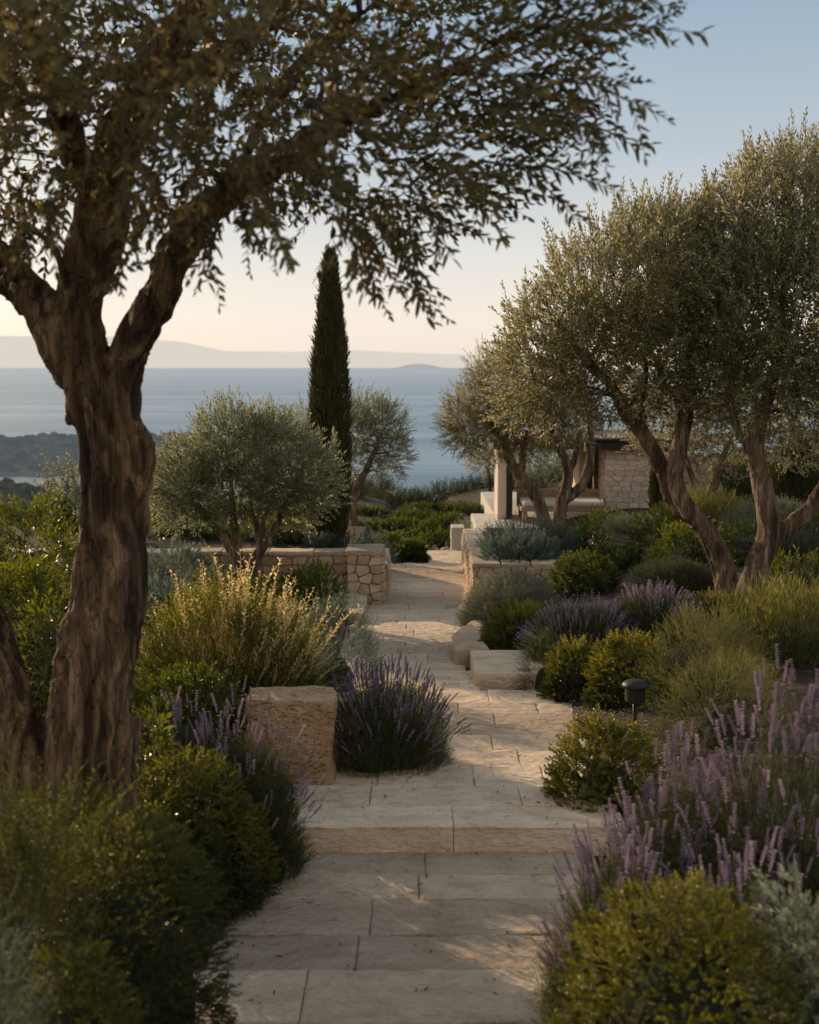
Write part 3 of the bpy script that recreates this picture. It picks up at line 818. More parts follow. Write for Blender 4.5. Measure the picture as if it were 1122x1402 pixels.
# --- path: slabs laid in rows
def slab(buf, x0, x1, y0, y1, z, thick=.09, res=.045, seed=0., amp=.004):
    g_ = .002; x0 += g_; x1 -= g_; y0 += g_; y1 -= g_
    nx = max(3, int((x1 - x0) / res)); ny = max(3, int((y1 - y0) / res))
    u = np.unique(np.concatenate([np.linspace(x0, x1, nx), [x0 + .008, x1 - .008]])); v = np.unique(np.concatenate([np.linspace(y0, y1, ny), [y0 + .008, y1 - .008]]))
    X, Y = np.meshgrid(u, v, indexing='ij'); q = np.stack([X, Y, X * 0 + seed], -1)
    e = np.minimum(np.minimum(X - x0, x1 - X), np.minimum(Y - y0, y1 - Y))
    Z = z + amp * fbm(q, 9, 3) * 1.3 + amp * .9 * fbm(q, 2.5, 2) - .006 * np.clip(1 - e / .010, 0, 1)
    wob = .003 * noise(q, 6, 3) * (e < .004)
    Z = Z + amp * .8 * (1 - np.abs(noise(q * np.array([1, 2.2, 1]), 7, 40))) ** 3
    V = np.stack([X + wob, Y + wob, Z], -1).reshape(-1, 3); n0 = len(V)
    I = np.arange(n0).reshape(len(u), len(v))
    Q = np.stack([I[:-1, :-1], I[1:, :-1], I[1:, 1:], I[:-1, 1:]], -1).reshape(-1, 4)
    ring = np.concatenate([I[:, 0], I[-1, 1:], I[-2::-1, -1], I[0, -2:0:-1]])
    lo = V[ring].copy(); lo[:, 2] = z - thick; V = np.vstack([V, lo]); k = len(ring); a = np.arange(k); b_ = (a + 1) % k
    Q2 = np.stack([ring[a], n0 + a, n0 + b_, ring[b_]], -1)
    Q = np.vstack([Q, Q2]); T = np.vstack([Q[:, [0, 1, 2]], Q[:, [0, 2, 3]]])
    buf.add(V, T, 0, (math.sin(seed * 12.9) * .5 + .5))

r = np.random.default_rng(5); bed = []
b = Buf(); y = 8.4; sd = 1.
while y < 22.4:
    dy = r.uniform(.34, .52) if y < 13 else r.uniform(.30, .45)
    y1 = min(y + dy, 22.5); xl = float(np.interp(y + .1, *XLk)); xr = float(np.interp(y + .1, *XRk))
    xl -= .12 + r.uniform(0, .08); xr += r.uniform(0, .05)
    zz_ = float(path_z((y + y1) / 2)) - .012; bed.append((xl + .01, xr - .01, y, y1, zz_))
    x = xl
    while x < xr - .05:
        w = r.uniform(.45, .95); x1 = x + w
        if xr - x1 < .3: x1 = xr
        slab(b, x, min(x1, xr), y, y1, float(path_z((y + y1) / 2)) + r.uniform(-.004, .004), seed=sd, res=.04, amp=.006); sd += 1
        x = x1
    y = y1
for (u0, u1, v0, v1, zz_) in bed: b.add([(u0, v0, zz_), (u1, v0, zz_), (u1, v1, zz_), (u0, v1, zz_)], [(0, 1, 2), (0, 2, 3)], 1, .5)
b.build('path', [M['stone'], M['joint']]); tag(bpy.data.objects['path'], kind='structure')
steps = [  # y from, y to, height, left, right, row depths, slab thickness, joints
 (1.6, 6.04, -.478, -1.04, 1.0, (.52,), .10), (6.044, 6.91, -.488, -.98, 1.0, (.46,), .10), (6.914, 7.62, -.493, -.84, 1.1, (.36,), .10), (7.60, 8.38, -.332, -.72, 1.3, (.40,), .18)]
for si, (ya, yb, z, xl, xr, dys, th_) in enumerate(steps):
    b = Buf(); y = yb
    while y > ya + .05:
        y0 = max(ya, y - dys[0])
        if y0 - ya < .2: y0 = ya
        b.add([(xl + .02, y0, z - .014), (xr - .02, y0, z - .014), (xr - .02, y, z - .014), (xl + .02, y, z - .014)], [(0, 1, 2), (0, 2, 3)], 1, .5)
        x = xl - r.uniform(0, .05); first = r.uniform(.45, 1.0)
        while x < xr - .05:
            w = first if first else r.uniform(.7, 1.2); first = 0; x1 = x + w
            if xr - x1 < .35: x1 = xr
            slab(b, x, min(x1, xr), y0, y, z + r.uniform(-.003, .003), th_, .02, sd, .0075); sd += 1; x = x1
        y = y0
    ob = b.build('stone_step', [M['stone'], M['joint']]); tag(ob, kind='structure')

# ================================================================== WALLS AND STONES
def wall_thing(name, label, faces, boxes, cat='wall', coping=None, stone='wallstone', origin=(0, 0, 0)):
    root = empty(name, origin); tag(root, label, cat)
    b = Buf()
    for i, (org, ux, uz, w, h, sw, sh) in enumerate(faces): stone_face(b, org, ux, uz, w, h, sw, sh, seed=int(abs(org[0] * 100) + i * 7 + 3))
    b.build('stonework', [M[stone]], root, np.array(root.location))
    b = Buf()
    for bx in boxes:
        V, T = rough_box(*bx, res=.15, amp=.002, bev=.01); b.add(V, T)
    b.build('mortar_core', [M['mortar']], root, np.array(root.location))
    if coping:
        b = Buf()
        for k, c in enumerate(coping):
            V, T = rough_box(*c, res=.05, amp=.008, bev=.015, seed=k + .3); b.add(V, T, 0, (k * .37) % 1)
        b.build('coping', [M['stone']], root, np.array(root.location))
    return root

# left low wall: front face at y=16.5
zt = .04; wl = -3.7; wr = -.78
cop = []; x = wl - 1.5; k = 0
while x < wr - .02:
    x1 = min(wr, x + r.uniform(.3, .6)); cop.append((x + .004, x1 - .004, 16.47, 16.82, zt - .02, zt + .035)); x = x1
wall_thing('stone_wall', 'low rubble stone retaining wall behind the small multi-stemmed olive on the left', [((wl - 1.5, 16.5, -.66), (1, 0, 0), (0, 0, 1), wr - wl + 1.5, .68, .185, .115)],
           [(wl - 1.5, wr, 16.505, 16.8, -.75, zt - .02)], coping=cop, origin=(-2.2, 16.6, -.62))
# square end pier
x0, x1 = -.78, -.35
wall_thing('stone_pier', 'square pier of rubble stone ending the left wall beside the path',
           [((x0, 16.28, -.66), (1, 0, 0), (0, 0, 1), x1 - x0, .72, .16, .12), ((x1, 16.28, -.66), (0, 1, 0), (0, 0, 1), .55, .72, .16, .12)],
           [(x0, x1 - .005, 16.285, 16.83, -.75, .05)], cat='pier', coping=[(x0 - .02, x1 + .02, 16.25, 16.85, .055, .12)], origin=(-.56, 16.5, -.62))
wall_thing('stone_wall', 'short lower stone wall running back from the square pier along the path',
           [((-.30, 16.86, -.70), (0, 1, 0), (0, 0, 1), 1.5, .50, .26, .16), ((-.66, 16.86, -.70), (1, 0, 0), (0, 0, 1), .36, .50, .26, .16)],
           [(-.66, -.305, 16.865, 18.35, -.78, -.20)], coping=[(-.68, -.28, 16.85, 17.5, -.195, -.14), (-.68, -.28, 17.51, 18.38, -.195, -.14)], origin=(-.5, 17.6, -.65))
V, T = rough_box(-1.02, -.52, 14.9, 16.2, -.66, -.42, .05, .008, .02, 5.); ob = mk('stone_block', V, T, [M['stone']], tint=np.full(len(V), .5), origin=(-.8, 15.5, -.6), smooth_=True)
tag(ob, 'flat pale stone block at the foot of the left pier beside the path', 'stone block')
V, T = rough_box(-1.02, -.58, 14.2, 14.86, -.64, -.50, .05, .008, .02, 6.); ob = mk('stone_block', V, T, [M['stone']], tint=np.full(len(V), .4), origin=(-.8, 14.5, -.6), smooth_=True)
tag(ob, 'lower flat stone slab in front of the flat pale block by the left pier', 'stone block')
# hewn block by the steps
V, T = rough_box(-1.08, -.50, 8.45, 8.86, -.42, .215, .014, .024, .016, 2., .006); ob = mk('stone_block', V, T, [M['block']], tint=np.full(len(V), .5), origin=(-.8, 8.6, -.4), smooth_=True)
tag(ob, 'large rough hewn sandstone block standing between the two lavenders at the steps', 'stone block')
# right wall
zt = -.14; fx0, fx1 = .84, 2.0
cop = [(.80, 1.16, 16.55, 17.5, zt - .01, zt + .05), (.81, 1.18, 17.51, 18.6, zt - .01, zt + .05), (.82, 1.18, 18.61, 20.2, zt - .01, zt + .05),
       (1.18, 1.55, 16.57, 16.95, zt - .01, zt + .045), (1.56, 1.98, 16.56, 16.93, zt - .01, zt + .05)]
wall_thing('stone_wall', 'low rubble stone wall holding the blue-grey shrubs on the right of the path',
           [((fx0, 16.6, -.66), (1, 0, 0), (0, 0, 1), fx1 - fx0, .52, .20, .14), ((fx0, 20.2, -.72), (0, -1, 0), (0, 0, 1), 3.6, .57, .26, .15)],
           [(fx0 + .005, fx1, 16.605, 16.95, -.8, zt - .015), (fx0 + .005, 1.14, 16.9, 20.2, -.85, zt - .015)], coping=cop, origin=(1.2, 17, -.6))
# curved low kerb stones on the right
for k, (x_, y_, w_, d_, h_, a_) in enumerate([(.60, 12.62, .34, .42, .16, -.1), (.58, 13.08, .30, .46, .15, .1), (.66, 13.55, .32, .46, .14, .28), (.78, 14.0, .3, .45, .13, .3)]):
    z_ = float(path_z(y_)); V, T = rough_box(-w_ / 2, w_ / 2, -d_ / 2 + .01, d_ / 2 - .01, -.06, h_, 0.025, .016, .028, k + 11., .01)
    ca, sa = math.cos(a_), math.sin(a_); V = np.stack([V[:, 0] * ca + V[:, 1] * sa + x_, -V[:, 0] * sa + V[:, 1] * ca + y_, V[:, 2] + z_], -1)
    ob = mk('kerb_stone', V, T, [M['wallstone']], tint=np.full(len(V), .3 + .2 * k), origin=(x_, y_, z_), smooth_=True)
    tag(ob, ['rough kerb stone nearest the pale step block on the right of the path', 'second rough kerb stone of the curved edging right of the path', 'third rough kerb stone of the curved edging, under the silvery shrub', 'farthest rough kerb stone of the curved edging right of the path'][k], 'kerb stone', 'kerb stones edging the path')
V, T = rough_box(.58, 1.30, 11.42, 12.38, -.52, -.30, .035, .006, .018, 8.); ob = mk('stone_block', V, T, [M['stone']], tint=np.full(len(V), .8), origin=(.9, 11.9, -.45), smooth_=True)
tag(ob, 'broad pale flat-topped stone block edging the right side of the path', 'stone block')
# far stone post and terrace
V, T = rough_box(.72, .96, 22.55, 23.0, -.86, -.36, .04, .006, .02, 9.); ob = mk('stone_post', V, T, [M['plaster']], tint=np.full(len(V), .6), origin=(.84, 22.8, -.8), smooth_=True)
tag(ob, 'short square pale stone post at the far end of the path', 'stone post')
V, T = rough_box(1.0, 1.14, 22.6, 22.9, -.86, -.62, .03, .004, .02, 3.); ob = mk('stone_post', V, T, [M['stone']], tint=np.full(len(V), .6), origin=(1.07, 22.7, -.8), smooth_=True)
tag(ob, 'tiny stone post between the pale post and the terrace', 'stone post')
rk = [(568, 744, 27, 24, .26), (592, 746, 27, 23.6, .22), (612, 747, 22, 23.4, .2), (553, 742, 20, 25.5, .2), (636, 741, 20, 24.5, .2)]
for k, (cx, py, w, D, hh) in enumerate(rk):
    c = P(cx, py, D); z_ = float(ground(c[0], D)); s = w * mpp(D) / 2
    u = np.random.default_rng(k).normal(size=(1, 3))
    bm = bmesh.new(); bmesh.ops.create_icosphere(bm, subdivisions=4, radius=1); V = np.array([v.co[:] for v in bm.verts]); T = np.array([[v.index for v in f.verts] for f in bm.faces]); bm.free()
    V = V * (1 + .35 * fbm(V + k * 5, 1.1, 3))[:, None] * np.array([s, s * .8, hh * .8]) + np.array([c[0], D, z_ + .04])
    ob = mk('boulder', V, T, [M['wallstone']], tint=np.full(len(V), .6), origin=(c[0], D, z_), smooth_=True)
    tag(ob, ['pale boulder in the middle of the far rock group beyond the clipped hedge', 'second pale boulder right of the middle one beyond the hedge', 'small boulder just left of the pale stone post', 'leftmost small boulder beyond the clipped hedge', 'small boulder behind the pale stone post'][k], 'boulder', 'boulders beyond the clipped hedge')

# ================================================================== PAVILION
ter = empty('terrace', (3, 26, -.85)); tag(ter, 'raised pale stone terrace with steps under the pavilion', 'terrace')
b = Buf(); b.add(*rough_box(1.66, 8.0, 23.4, 30.5, -1.6, -.50, .2, .002, .015, 1.)); b.add(*rough_box(1.22, 1.656, 23.4, 26.0, -1.6, -.504, .2, .002, .015, 1.)); b.build('slab', [M['plaster']], ter, np.array(ter.location))
b = Buf(); V, T = rough_box(1.16, 1.75, 22.55, 23.38, -1.2, -.64, .1, .002, .015, 2.); b.add(V, T); b.build('step', [M['plaster']], ter, np.array(ter.location))
pav = empty('pavilion', (4, 27, -.5)); tag(pav, 'small stone pavilion with dark beams and pebbled flat roof on the terrace', 'pavilion'); po = np.array(pav.location)
def box_buf(*bs, **kw):
    b = Buf()
    for q in bs: b.add(*rough_box(*q, res=kw.get('res', .15), amp=kw.get('amp', .001), bev=kw.get('bev', .006)), 0, .5)
    return b
D = 25.0; zf = -.5; zr = .84
xa0, xa1 = P(682, 650, D)[0], P(694, 650, D)[0]
box_buf((xa0, xa1, D, D + 1.0, zf, zr), amp=.004).build('pillar', [M['ashlar']], pav, po)
xb0, xb1 = P(694, 650, D)[0], P(702, 650, D)[0]
box_buf((xb0 + .005, xb1, D - .04, D + .08, zf, zr)).build('post', [M['metal']], pav, po)
xc0, xc1 = P(793, 650, 26)[0], P(804, 650, 26)[0]
box_buf((xc0, xc1, 26, 27.1, zf, zr), amp=.004).build('pillar', [M['ashlar']], pav, po)
box_buf((xc1 + .005, xc1 + .11, 25.96, 26.1, zf, zr)).build('post', [M['metal']], pav, po)
xd0 = P(831, 650, D)[0]; xd1 = P(905, 650, D)[0] + .35
wl_ = Buf(); stone_face(wl_, (xd0, D, zf), (1, 0, 0), (0, 0, 1), xd1 - xd0, zr - zf, .21, .105, .012, .003, .2, 77)
stone_face(wl_, (xd0, D + 1.6, zf), (0, -1, 0), (0, 0, 1), 1.6, zr - zf, .21, .105, .012, .003, .2, 78)
wl_.build('wall', [M['ashlar']], pav, po)
box_buf((xd0 + .004, xd1, D + .004, D + 3.4, zf, zr - .003)).build('wall_core', [M['joint']], pav, po)
x0r = P(676, 600, 25)[0]; x1r = xd1 + .15
box_buf((x0r, x1r, D - .18, D - .06, zr + .003, zr + .16), (x0r, x0r + .12, D - .055, D + 3.6, zr + .003, zr + .16), (x0r + .13, x1r, D + 3.5, D + 3.6, zr + .003, zr + .16)).build('beam', [M['metal']], pav, po)
bb = Buf()
for k in range(9):
    xx = x0r + .5 + k * .5; bb.add(*rough_box(xx, xx + .06, D - .05, D + 3.49, zr + .02, zr + .15, res=.5, amp=0, bev=.004), 0, .5)
bb.build('rafter', [M['metal']], pav, po)
box_buf((x0r - .03, x1r + .03, D - .22, D + 3.64, zr + .165, zr + .20)).build('roof', [M['metal']], pav, po)
bb = Buf(); rq = np.random.default_rng(4)
for k in range(500):
    xx = rq.uniform(x0r, x1r); yy = rq.uniform(D - .2, D + .9); s_ = rq.uniform(.03, .06)
    V = np.array([(1, 0, 0), (-1, 0, 0), (0, 1, 0), (0, -1, 0), (0, 0, .8), (0, 0, -.8)]) * s_ * rq.uniform(.7, 1.2, (1, 3)) + np.array([xx, yy, zr + .22])
    bb.add(V, [(0, 2, 4), (2, 1, 4), (1, 3, 4), (3, 0, 4), (2, 0, 5), (1, 2, 5), (3, 1, 5), (0, 3, 5)], 0, rq.random())
o = bb.build('roof_gravel', [M['wallstone']], pav, po); o['kind'] = 'stuff'
# daybed
db = empty('daybed', (3.0, 25.2, -.5)); tag(db, 'wooden daybed with pale flat cushion under the pavilion roof', 'daybed'); do = np.array(db.location)
dx0 = P(712, 690, 24.6)[0]; dx1 = P(828, 690, 24.6)[0]
def quadbox(x0, x1, y0, y1, z0, z1, **k): return box_buf((x0, x1, y0, y1, z0, z1), **k)
quadbox(dx0, dx1, 24.3, 25.3, -.28, -.20).build('base', [M['wood']], db, do)
quadbox(dx0 + .04, (dx0 + dx1) / 2 - .01, 24.33, 25.27, -.197, -.10, bev=.03, amp=.004).build('cushion', [M['cushion']], db, do)
quadbox((dx0 + dx1) / 2 + .01, dx1 - .04, 24.33, 25.27, -.197, -.10, bev=.03, amp=.004).build('cushion', [M['cushion']], db, do)
for xx in (dx0 + .03, dx1 - .12):
    for yy in (24.33, 25.18): quadbox(xx, xx + .09, yy, yy + .09, -.5, -.283).build('leg', [M['wood']], db, do)
quadbox(dx0, dx1, 25.305, 25.36, -.28, .05).build('backrest', [M['wood']], db, do)
# far garden wall on the right
wall_thing('stone_wall', 'pale stone wall in the shade behind the right-hand olives', [((4.9, 27.5, -.6), (1, 0, 0), (0, 0, 1), 5, 1.2, .35, .2)], [(4.9, 9.9, 27.505, 27.8, -.9, .58)], origin=(7, 27.6, -.5))

# ================================================================== GARDEN LAMP
lp = P(869, 1000, 9.45); lz = float(ground(lp[0], 9.45)); lamp = empty('garden_lamp', (lp[0], 9.45, lz)); tag(lamp, 'small dark bollard lamp with domed cap beside the round box shrub', 'garden lamp'); lo = np.array(lamp.location)
def lathe(prof, c, seg=28):
    V = []; T = []
    for (rr, zz) in prof:
        for j in range(seg): V.append((c[0] + rr * math.cos(j * 6.2832 / seg), c[1] + rr * math.sin(j * 6.2832 / seg), c[2] + zz))
    for i in range(len(prof) - 1):
        for j in range(seg):
            a = i * seg + j; b2 = i * seg + (j + 1) % seg; T += [(a, b2, b2 + seg), (a, b2 + seg, a + seg)]
    return np.array(V), np.array(T)
ztop = P(869, 931, 9.45)[2] - lz
def part(nm, prof, mat, par, smooth_=True):
    V, T = lathe(prof, lo); return mk(nm, V, T, [M[mat]], parent=par, origin=lo, smooth_=smooth_)
part('stem', [(0, -.05), (.016, -.05), (.016, ztop - .14), (0, ztop - .14)], 'metal', lamp)
part('body', [(0, ztop - .16), (.07, ztop - .16), (.075, ztop - .15), (.075, ztop - .055), (0, ztop - .055)], 'metal', lamp, False)
part('cap', [(0, ztop - .054), (.092, ztop - .054), (.100, ztop - .046), (.096, ztop - .028), (.07, ztop - .008), (.03, ztop), (0, ztop + .001)], 'metal', lamp)
part('base', [(0, 0), (.04, 0), (.04, .03), (0, .035)], 'metal', lamp)

# ================================================================== TREES
# --- the big olive in the left foreground
DT = 6.35
limbs = [
 [(108, 1165, DT, 88), (112, 1090, DT, 68), (120, 1000, DT, 59), (135, 900, DT, 53), (152, 800, DT, 47), (158, 700, DT, 43), (157, 640, DT, 44), (140, 560, DT, 43), (118, 500, DT, 38), (108, 455, DT, 24), (106, 425, DT, 12)],
 [(160, 650, DT, 36), (162, 570, DT, 30), (172, 500, DT + .02, 26), (196, 445, DT, 27), (222, 400, DT - .03, 25), (236, 355, DT - .05, 24), (272, 298, DT - .15, 22), (330, 252, DT - .3, 19), (410, 200, DT - .55, 15), (500, 152, DT - .8, 11), (600, 110, DT - 1.1, 7), (690, 75, DT - 1.3, 4)],
 [(130, 540, DT, 42), (113, 470, DT, 33), (110, 420, DT, 30), (124, 350, DT - .05, 38), (140, 290, DT - .1, 34), (158, 210, DT - .1, 29), (205, 110, DT - .2, 25), (262, 20, DT - .3, 21), (300, -120, DT - .3, 14), (310, -300, DT, 7)],
 [(120, 540, DT, 42), (92, 475, DT + .02, 33), (50, 415, DT + .05, 28), (0, 362, DT + .1, 26), (-70, 300, DT + .2, 24), (-160, 200, DT + .3, 18), (-230, 60, DT + .3, 12)],
 [(30, 1170, DT - .1, 78), (14, 1080, DT - .1, 56), (4, 1000, DT - .1, 52), (-12, 920, DT - .05, 46), (-34, 850, DT, 42), (-66, 740, DT + .05, 38), (-110, 600, DT + .2, 32), (-190, 420, DT + .4, 26), (-300, 240, DT + .6, 18)],
 [(140, 300, DT - .1, 24), (100, 200, DT - .4, 18), (60, 90, DT - .8, 14), (20, -40, DT - 1.1, 9)],
 [(205, 110, DT - .2, 18), (280, 90, DT + .2, 15), (380, 20, DT + .6, 11), (460, -80, DT + .8, 7)],
 [(330, 252, DT - .3, 13), (350, 180, DT - .2, 11), (420, 80, DT - .2, 9), (520, 0, DT - .4, 6)],
 [(186, 680, DT - .06, 14), (197, 630, DT - .1, 15), (190, 580, DT - .06, 9)],
 [(106, 535, DT, 7), (99, 556, DT, 11), (103, 582, DT, 7)],
 [(165, 1165, DT - .1, 30), (150, 1080, DT - .08, 34), (165, 980, DT - .02, 28)],
]
poly = [(-2000, 345), (0, 335), (50, 318), (110, 285), (170, 285), (235, 275), (300, 262), (380, 285), (440, 285), (480, 318), (520, 325), (560, 335), (600, 325), (635, 295), (670, 265), (695, 240), (735, 205), (750, 150), (785, 105), (820, 60), (860, 0), (930, -60), (940, -300), (900, -1500), (-2000, -1500)]
blobs = [(60, 200, 5.2, 210, 140, 1.0), (250, 130, 5.2, 230, 150, 1.3), (430, 200, 5.4, 180, 130, 1.1), (560, 210, 5.3, 150, 140, .9), (680, 150, 5.1, 130, 110, .8), (600, 30, 5.3, 200, 120, 1.0),
         (780, 40, 4.9, 120, 100, .6), (380, 0, 5.6, 260, 140, 1.5), (150, -80, 5.8, 320, 200, 1.8), (-150, 100, 5.8, 280, 220, 1.6), (-350, 0, 6.0, 300, 300, 2.0), (450, -220, 6.0, 330, 200, 1.8), (100, -350, 6.0, 400, 200, 2.0), (110, 90, 4.0, 230, 150, .6), (200, 200, 4.8, 190, 90, .6), (300, 240, 4.6, 150, 70, .6), (500, 310, 5.2, 90, 60, .4), (350, 90, 4.3, 220, 120, .5)]
def filt(p):
    x, y = project(p); dcut = p[:, 1] > 3.3
    rr_ = np.random.default_rng(1).uniform(-14, 14, len(x))
    return in_poly(x + rr_, y + rr_ * .6, poly) & dcut
def droop(p, dv, r):
    x, y = project(p)
    edge = smooth(330, 700, x)[:, None]; low = smooth(180, 380, y)[:, None] * (1 - edge * .3)
    return dv * .9 + edge * np.array([1.0, 0, .05]) + low * np.array([.2, 0, -.45])
def tips(cb, fb, r):
    # the long outer branchlets with their leaf pairs
    ends = [((640, 105), (958, 45)), ((700, 130), (890, 150)), ((700, 60), (925, 8)), ((640, 200), (890, 198)), ((640, 250), (845, 262)), ((600, 210), (688, 325)), ((560, 240), (618, 352)),
            ((520, 300), (590, 442)), ((480, 300), (545, 392)), ((470, 290), (500, 398)), ((350, 280), (398, 362)), ((300, 290), (285, 385)), ((640, 160), (880, 205)), ((660, 220), (790, 300)),
            ((180, 290), (158, 395)), ((290, 310), (280, 345)), ((30, 280), (35, 350)), ((70, 270), (80, 340)), ((700, 170), (840, 190)), ((620, 90), (830, 60)), ((600, 150), (860, 120)), ((560, 300), (572, 410)), ((330, 290), (345, 330)), ((500, 320), (515, 405))]
    for i, (a, e) in enumerate(ends):
        D1 = r.uniform(4.5, 5.1); A = P(*a, D1 + .3); E = P(*e, D1); Ln = np.linalg.norm(E - A)
        mid = (A + E) / 2 + np.array([0, 0, (.06 if e[0] > 700 else .02) * Ln * 2])
        pts = [(*A, .006), (*mid, .004), (*E, .0014)]; tube(cb, pts, 5, 8, 0, m=1)
        q = catmull([p_[:3] for p_ in pts], 14); s = np.concatenate([[0], np.cumsum(np.linalg.norm(np.diff(q, axis=0), axis=1))])
        nn = int(s[-1] / .028); tt = np.linspace(s[-1] * .05, s[-1], nn); pos = np.stack([np.interp(tt, s, q[:, k]) for k in range(3)], -1)
        tg = np.gradient(pos, axis=0); tg /= np.linalg.norm(tg, axis=1, keepdims=True); phi = 0
        for k in range(nn):
            if r.random() < .1: continue
            phi += 1.57 + r.uniform(-.3, .3)
            sv = np.cross(tg[k], [0, .2, 1]); sv /= np.linalg.norm(sv); uv = np.cross(sv, tg[k])
            f = 1 - .35 * (k / nn) ** 3
            for sg in (0, math.pi):
                if r.random() < .12: continue
                dr_ = math.cos(phi + sg) * sv + math.sin(phi + sg) * uv; d_ = tg[k] * .85 + dr_ * .75 + np.array([0, 0, -.12]) + r.normal(0, .12, 3)
                v_, t_ = leaf(pos[k], d_, dr_ * .2 + np.array([r.normal() * .5, -.6, .7]), 0.080 * f * r.uniform(.75, 1.2), .019 * r.uniform(.8, 1.15), True, .06)
                cb.add(v_, t_, 0, r.uniform(.1, .8))
        # side sprays near the root
        m_ = max(3, int(Ln / .09)); ii = r.integers(0, int(nn * .8) + 1, m_)
        scatter(cb, TP['olive_near'], pos[np.minimum(ii, nn - 1)], tg[np.minimum(ii, nn - 1)] + r.normal(0, .55, (m_, 3)), r.uniform(.55, .95, m_), r.uniform(.2, .7, m_), r)
olive('olive_tree', 'large old olive tree with twisted double trunk in the left foreground', limbs, blobs, 4100, 11, 'olive_near', 'oliven', 'bark', .0105, 1.0, .0, filt=filt, droop=droop, tips=tips, nb=110, barkamp=.021, shell=.3, flute=.15)

# --- right pair of olives
DR = 13.6
lA = [[(1002, 850, DR, 28), (1000, 825, DR, 23), (990, 775, DR, 20), (967, 728, DR, 19), (938, 693, DR, 17), (924, 655, DR, 14.5), (931, 610, DR, 13.5), (940, 560, DR, 13), (946, 500, DR, 11), (940, 430, DR, 8), (935, 350, DR, 4)],
      [(958, 722, DR + .08, 15), (925, 690, DR + .12, 14), (908, 645, DR + .12, 13), (885, 600, DR + .1, 13), (857, 563, DR + .1, 12), (838, 530, DR, 9), (800, 490, DR, 7), (765, 440, DR, 4)],
      [(880, 592, DR + .1, 8), (880, 550, DR, 6.5), (885, 500, DR, 6), (870, 420, DR, 4)],
      [(845, 545, DR + .1, 8), (815, 535, DR, 6), (780, 535, DR, 5), (730, 520, DR, 3)],
      [(940, 560, DR, 7), (915, 535, DR, 6), (900, 500, DR, 5), (880, 440, DR, 3)]]
bA = [(770, 455, DR, 72, 62, .7), (735, 500, DR, 52, 52, .5), (835, 400, DR, 85, 75, .9), (905, 370, DR, 82, 80, .9), (850, 490, DR, 90, 62, .9), (925, 465, DR + .3, 80, 90, .8), (770, 540, DR - .1, 42, 30, .5), (900, 310, DR + .2, 60, 30, .6), (960, 350, DR + .2, 60, 80, .8), (715, 545, DR, 30, 25, .4)]
olive('olive_tree', 'tall olive whose leaning trunk forks low, left of the right-hand pair', lA, bA, 4600, 21, 'olive_mid', 'olive', 'bark2', .014, 1.0, .55, nb=60, spikes=230, lower=16, thin=.8, group='olive trees in the garden')
DS = 13.2
lB = [[(1022, 842, DS, 26), (1026, 815, DS, 22), (1040, 770, DS, 20), (1056, 735, DS, 19), (1052, 700, DS, 16), (1042, 655, DS, 14.5), (1034, 612, DS, 13), (1042, 570, DS, 12), (1056, 530, DS, 10), (1070, 450, DS, 7), (1075, 350, DS, 4)],
      [(1050, 748, DS, 16), (1080, 722, DS, 16), (1112, 694, DS, 15), (1140, 645, DS, 14), (1165, 580, DS, 12), (1180, 480, DS, 9), (1190, 350, DS, 5)],
      [(1030, 625, DS, 8), (1014, 595, DS, 7), (1003, 560, DS, 6), (990, 500, DS, 4)]]
bB = [(1050, 330, DS, 78, 95, .9), (1110, 290, DS, 85, 85, .9), (1010, 420, DS, 72, 95, .8), (1090, 430, DS - .2, 100, 100, 1.0), (1170, 380, DS, 110, 150, 1.0), (1020, 510, DS, 72, 55, .7), (1100, 530, DS, 90, 60, .8), (1115, 225, DS, 45, 35, .5), (1045, 250, DS, 32, 30, .4), (1200, 500, DS, 90, 80, .8), (970, 470, DS, 40, 60, .5)]
olive('olive_tree', 'tallest olive at the right edge, its V-shaped trunk rising behind the feathery shrub', lB, bB, 5200, 22, 'olive_mid', 'olive', 'bark2', .014, 1.0, .6, nb=60, spikes=270, lower=10, thin=.8, group='olive trees in the garden')
# --- olive in front of the pavilion
DM = 20.6
lM = [[(748, 735, DM, 10), (744, 712, DM, 9), (735, 682, DM, 8.5), (716, 655, DM, 8), (700, 635, DM, 6.5), (690, 605, DM, 5.5), (670, 570, DM, 4)],
      [(768, 735, DM, 11), (766, 712, DM, 9), (770, 685, DM, 8.5), (778, 655, DM, 7.5), (774, 630, DM, 6), (760, 600, DM, 5), (745, 560, DM, 3)],
      [(772, 690, DM, 7), (790, 672, DM, 6.5), (804, 648, DM, 6), (810, 610, DM, 5), (806, 570, DM, 3)],
      [(716, 655, DM, 5), (716, 625, DM, 4.5), (722, 590, DM, 3)], [(778, 655, DM, 5), (788, 625, DM, 4), (795, 590, DM, 3)]]
bM_ = [(690, 545, DM, 48, 42, .7), (648, 568, DM, 38, 36, .5), (722, 585, DM, 52, 42, .7), (770, 580, DM, 44, 30, .7), (640, 592, DM, 28, 26, .4), (670, 600, DM, 40, 30, .5), (745, 545, DM, 50, 40, .6), (670, 510, DM, 26, 22, .4), (690, 500, DM, 22, 20, .3), (625, 575, DM, 20, 16, .3)]
olive('olive_tree', 'olive with two crossing trunks standing in front of the stone pavilion', lM, bM_, 4200, 23, 'olive_far', 'olive', 'bark2', .014, .8, .5, nb=40, spikes=50, group='olive trees in the garden')
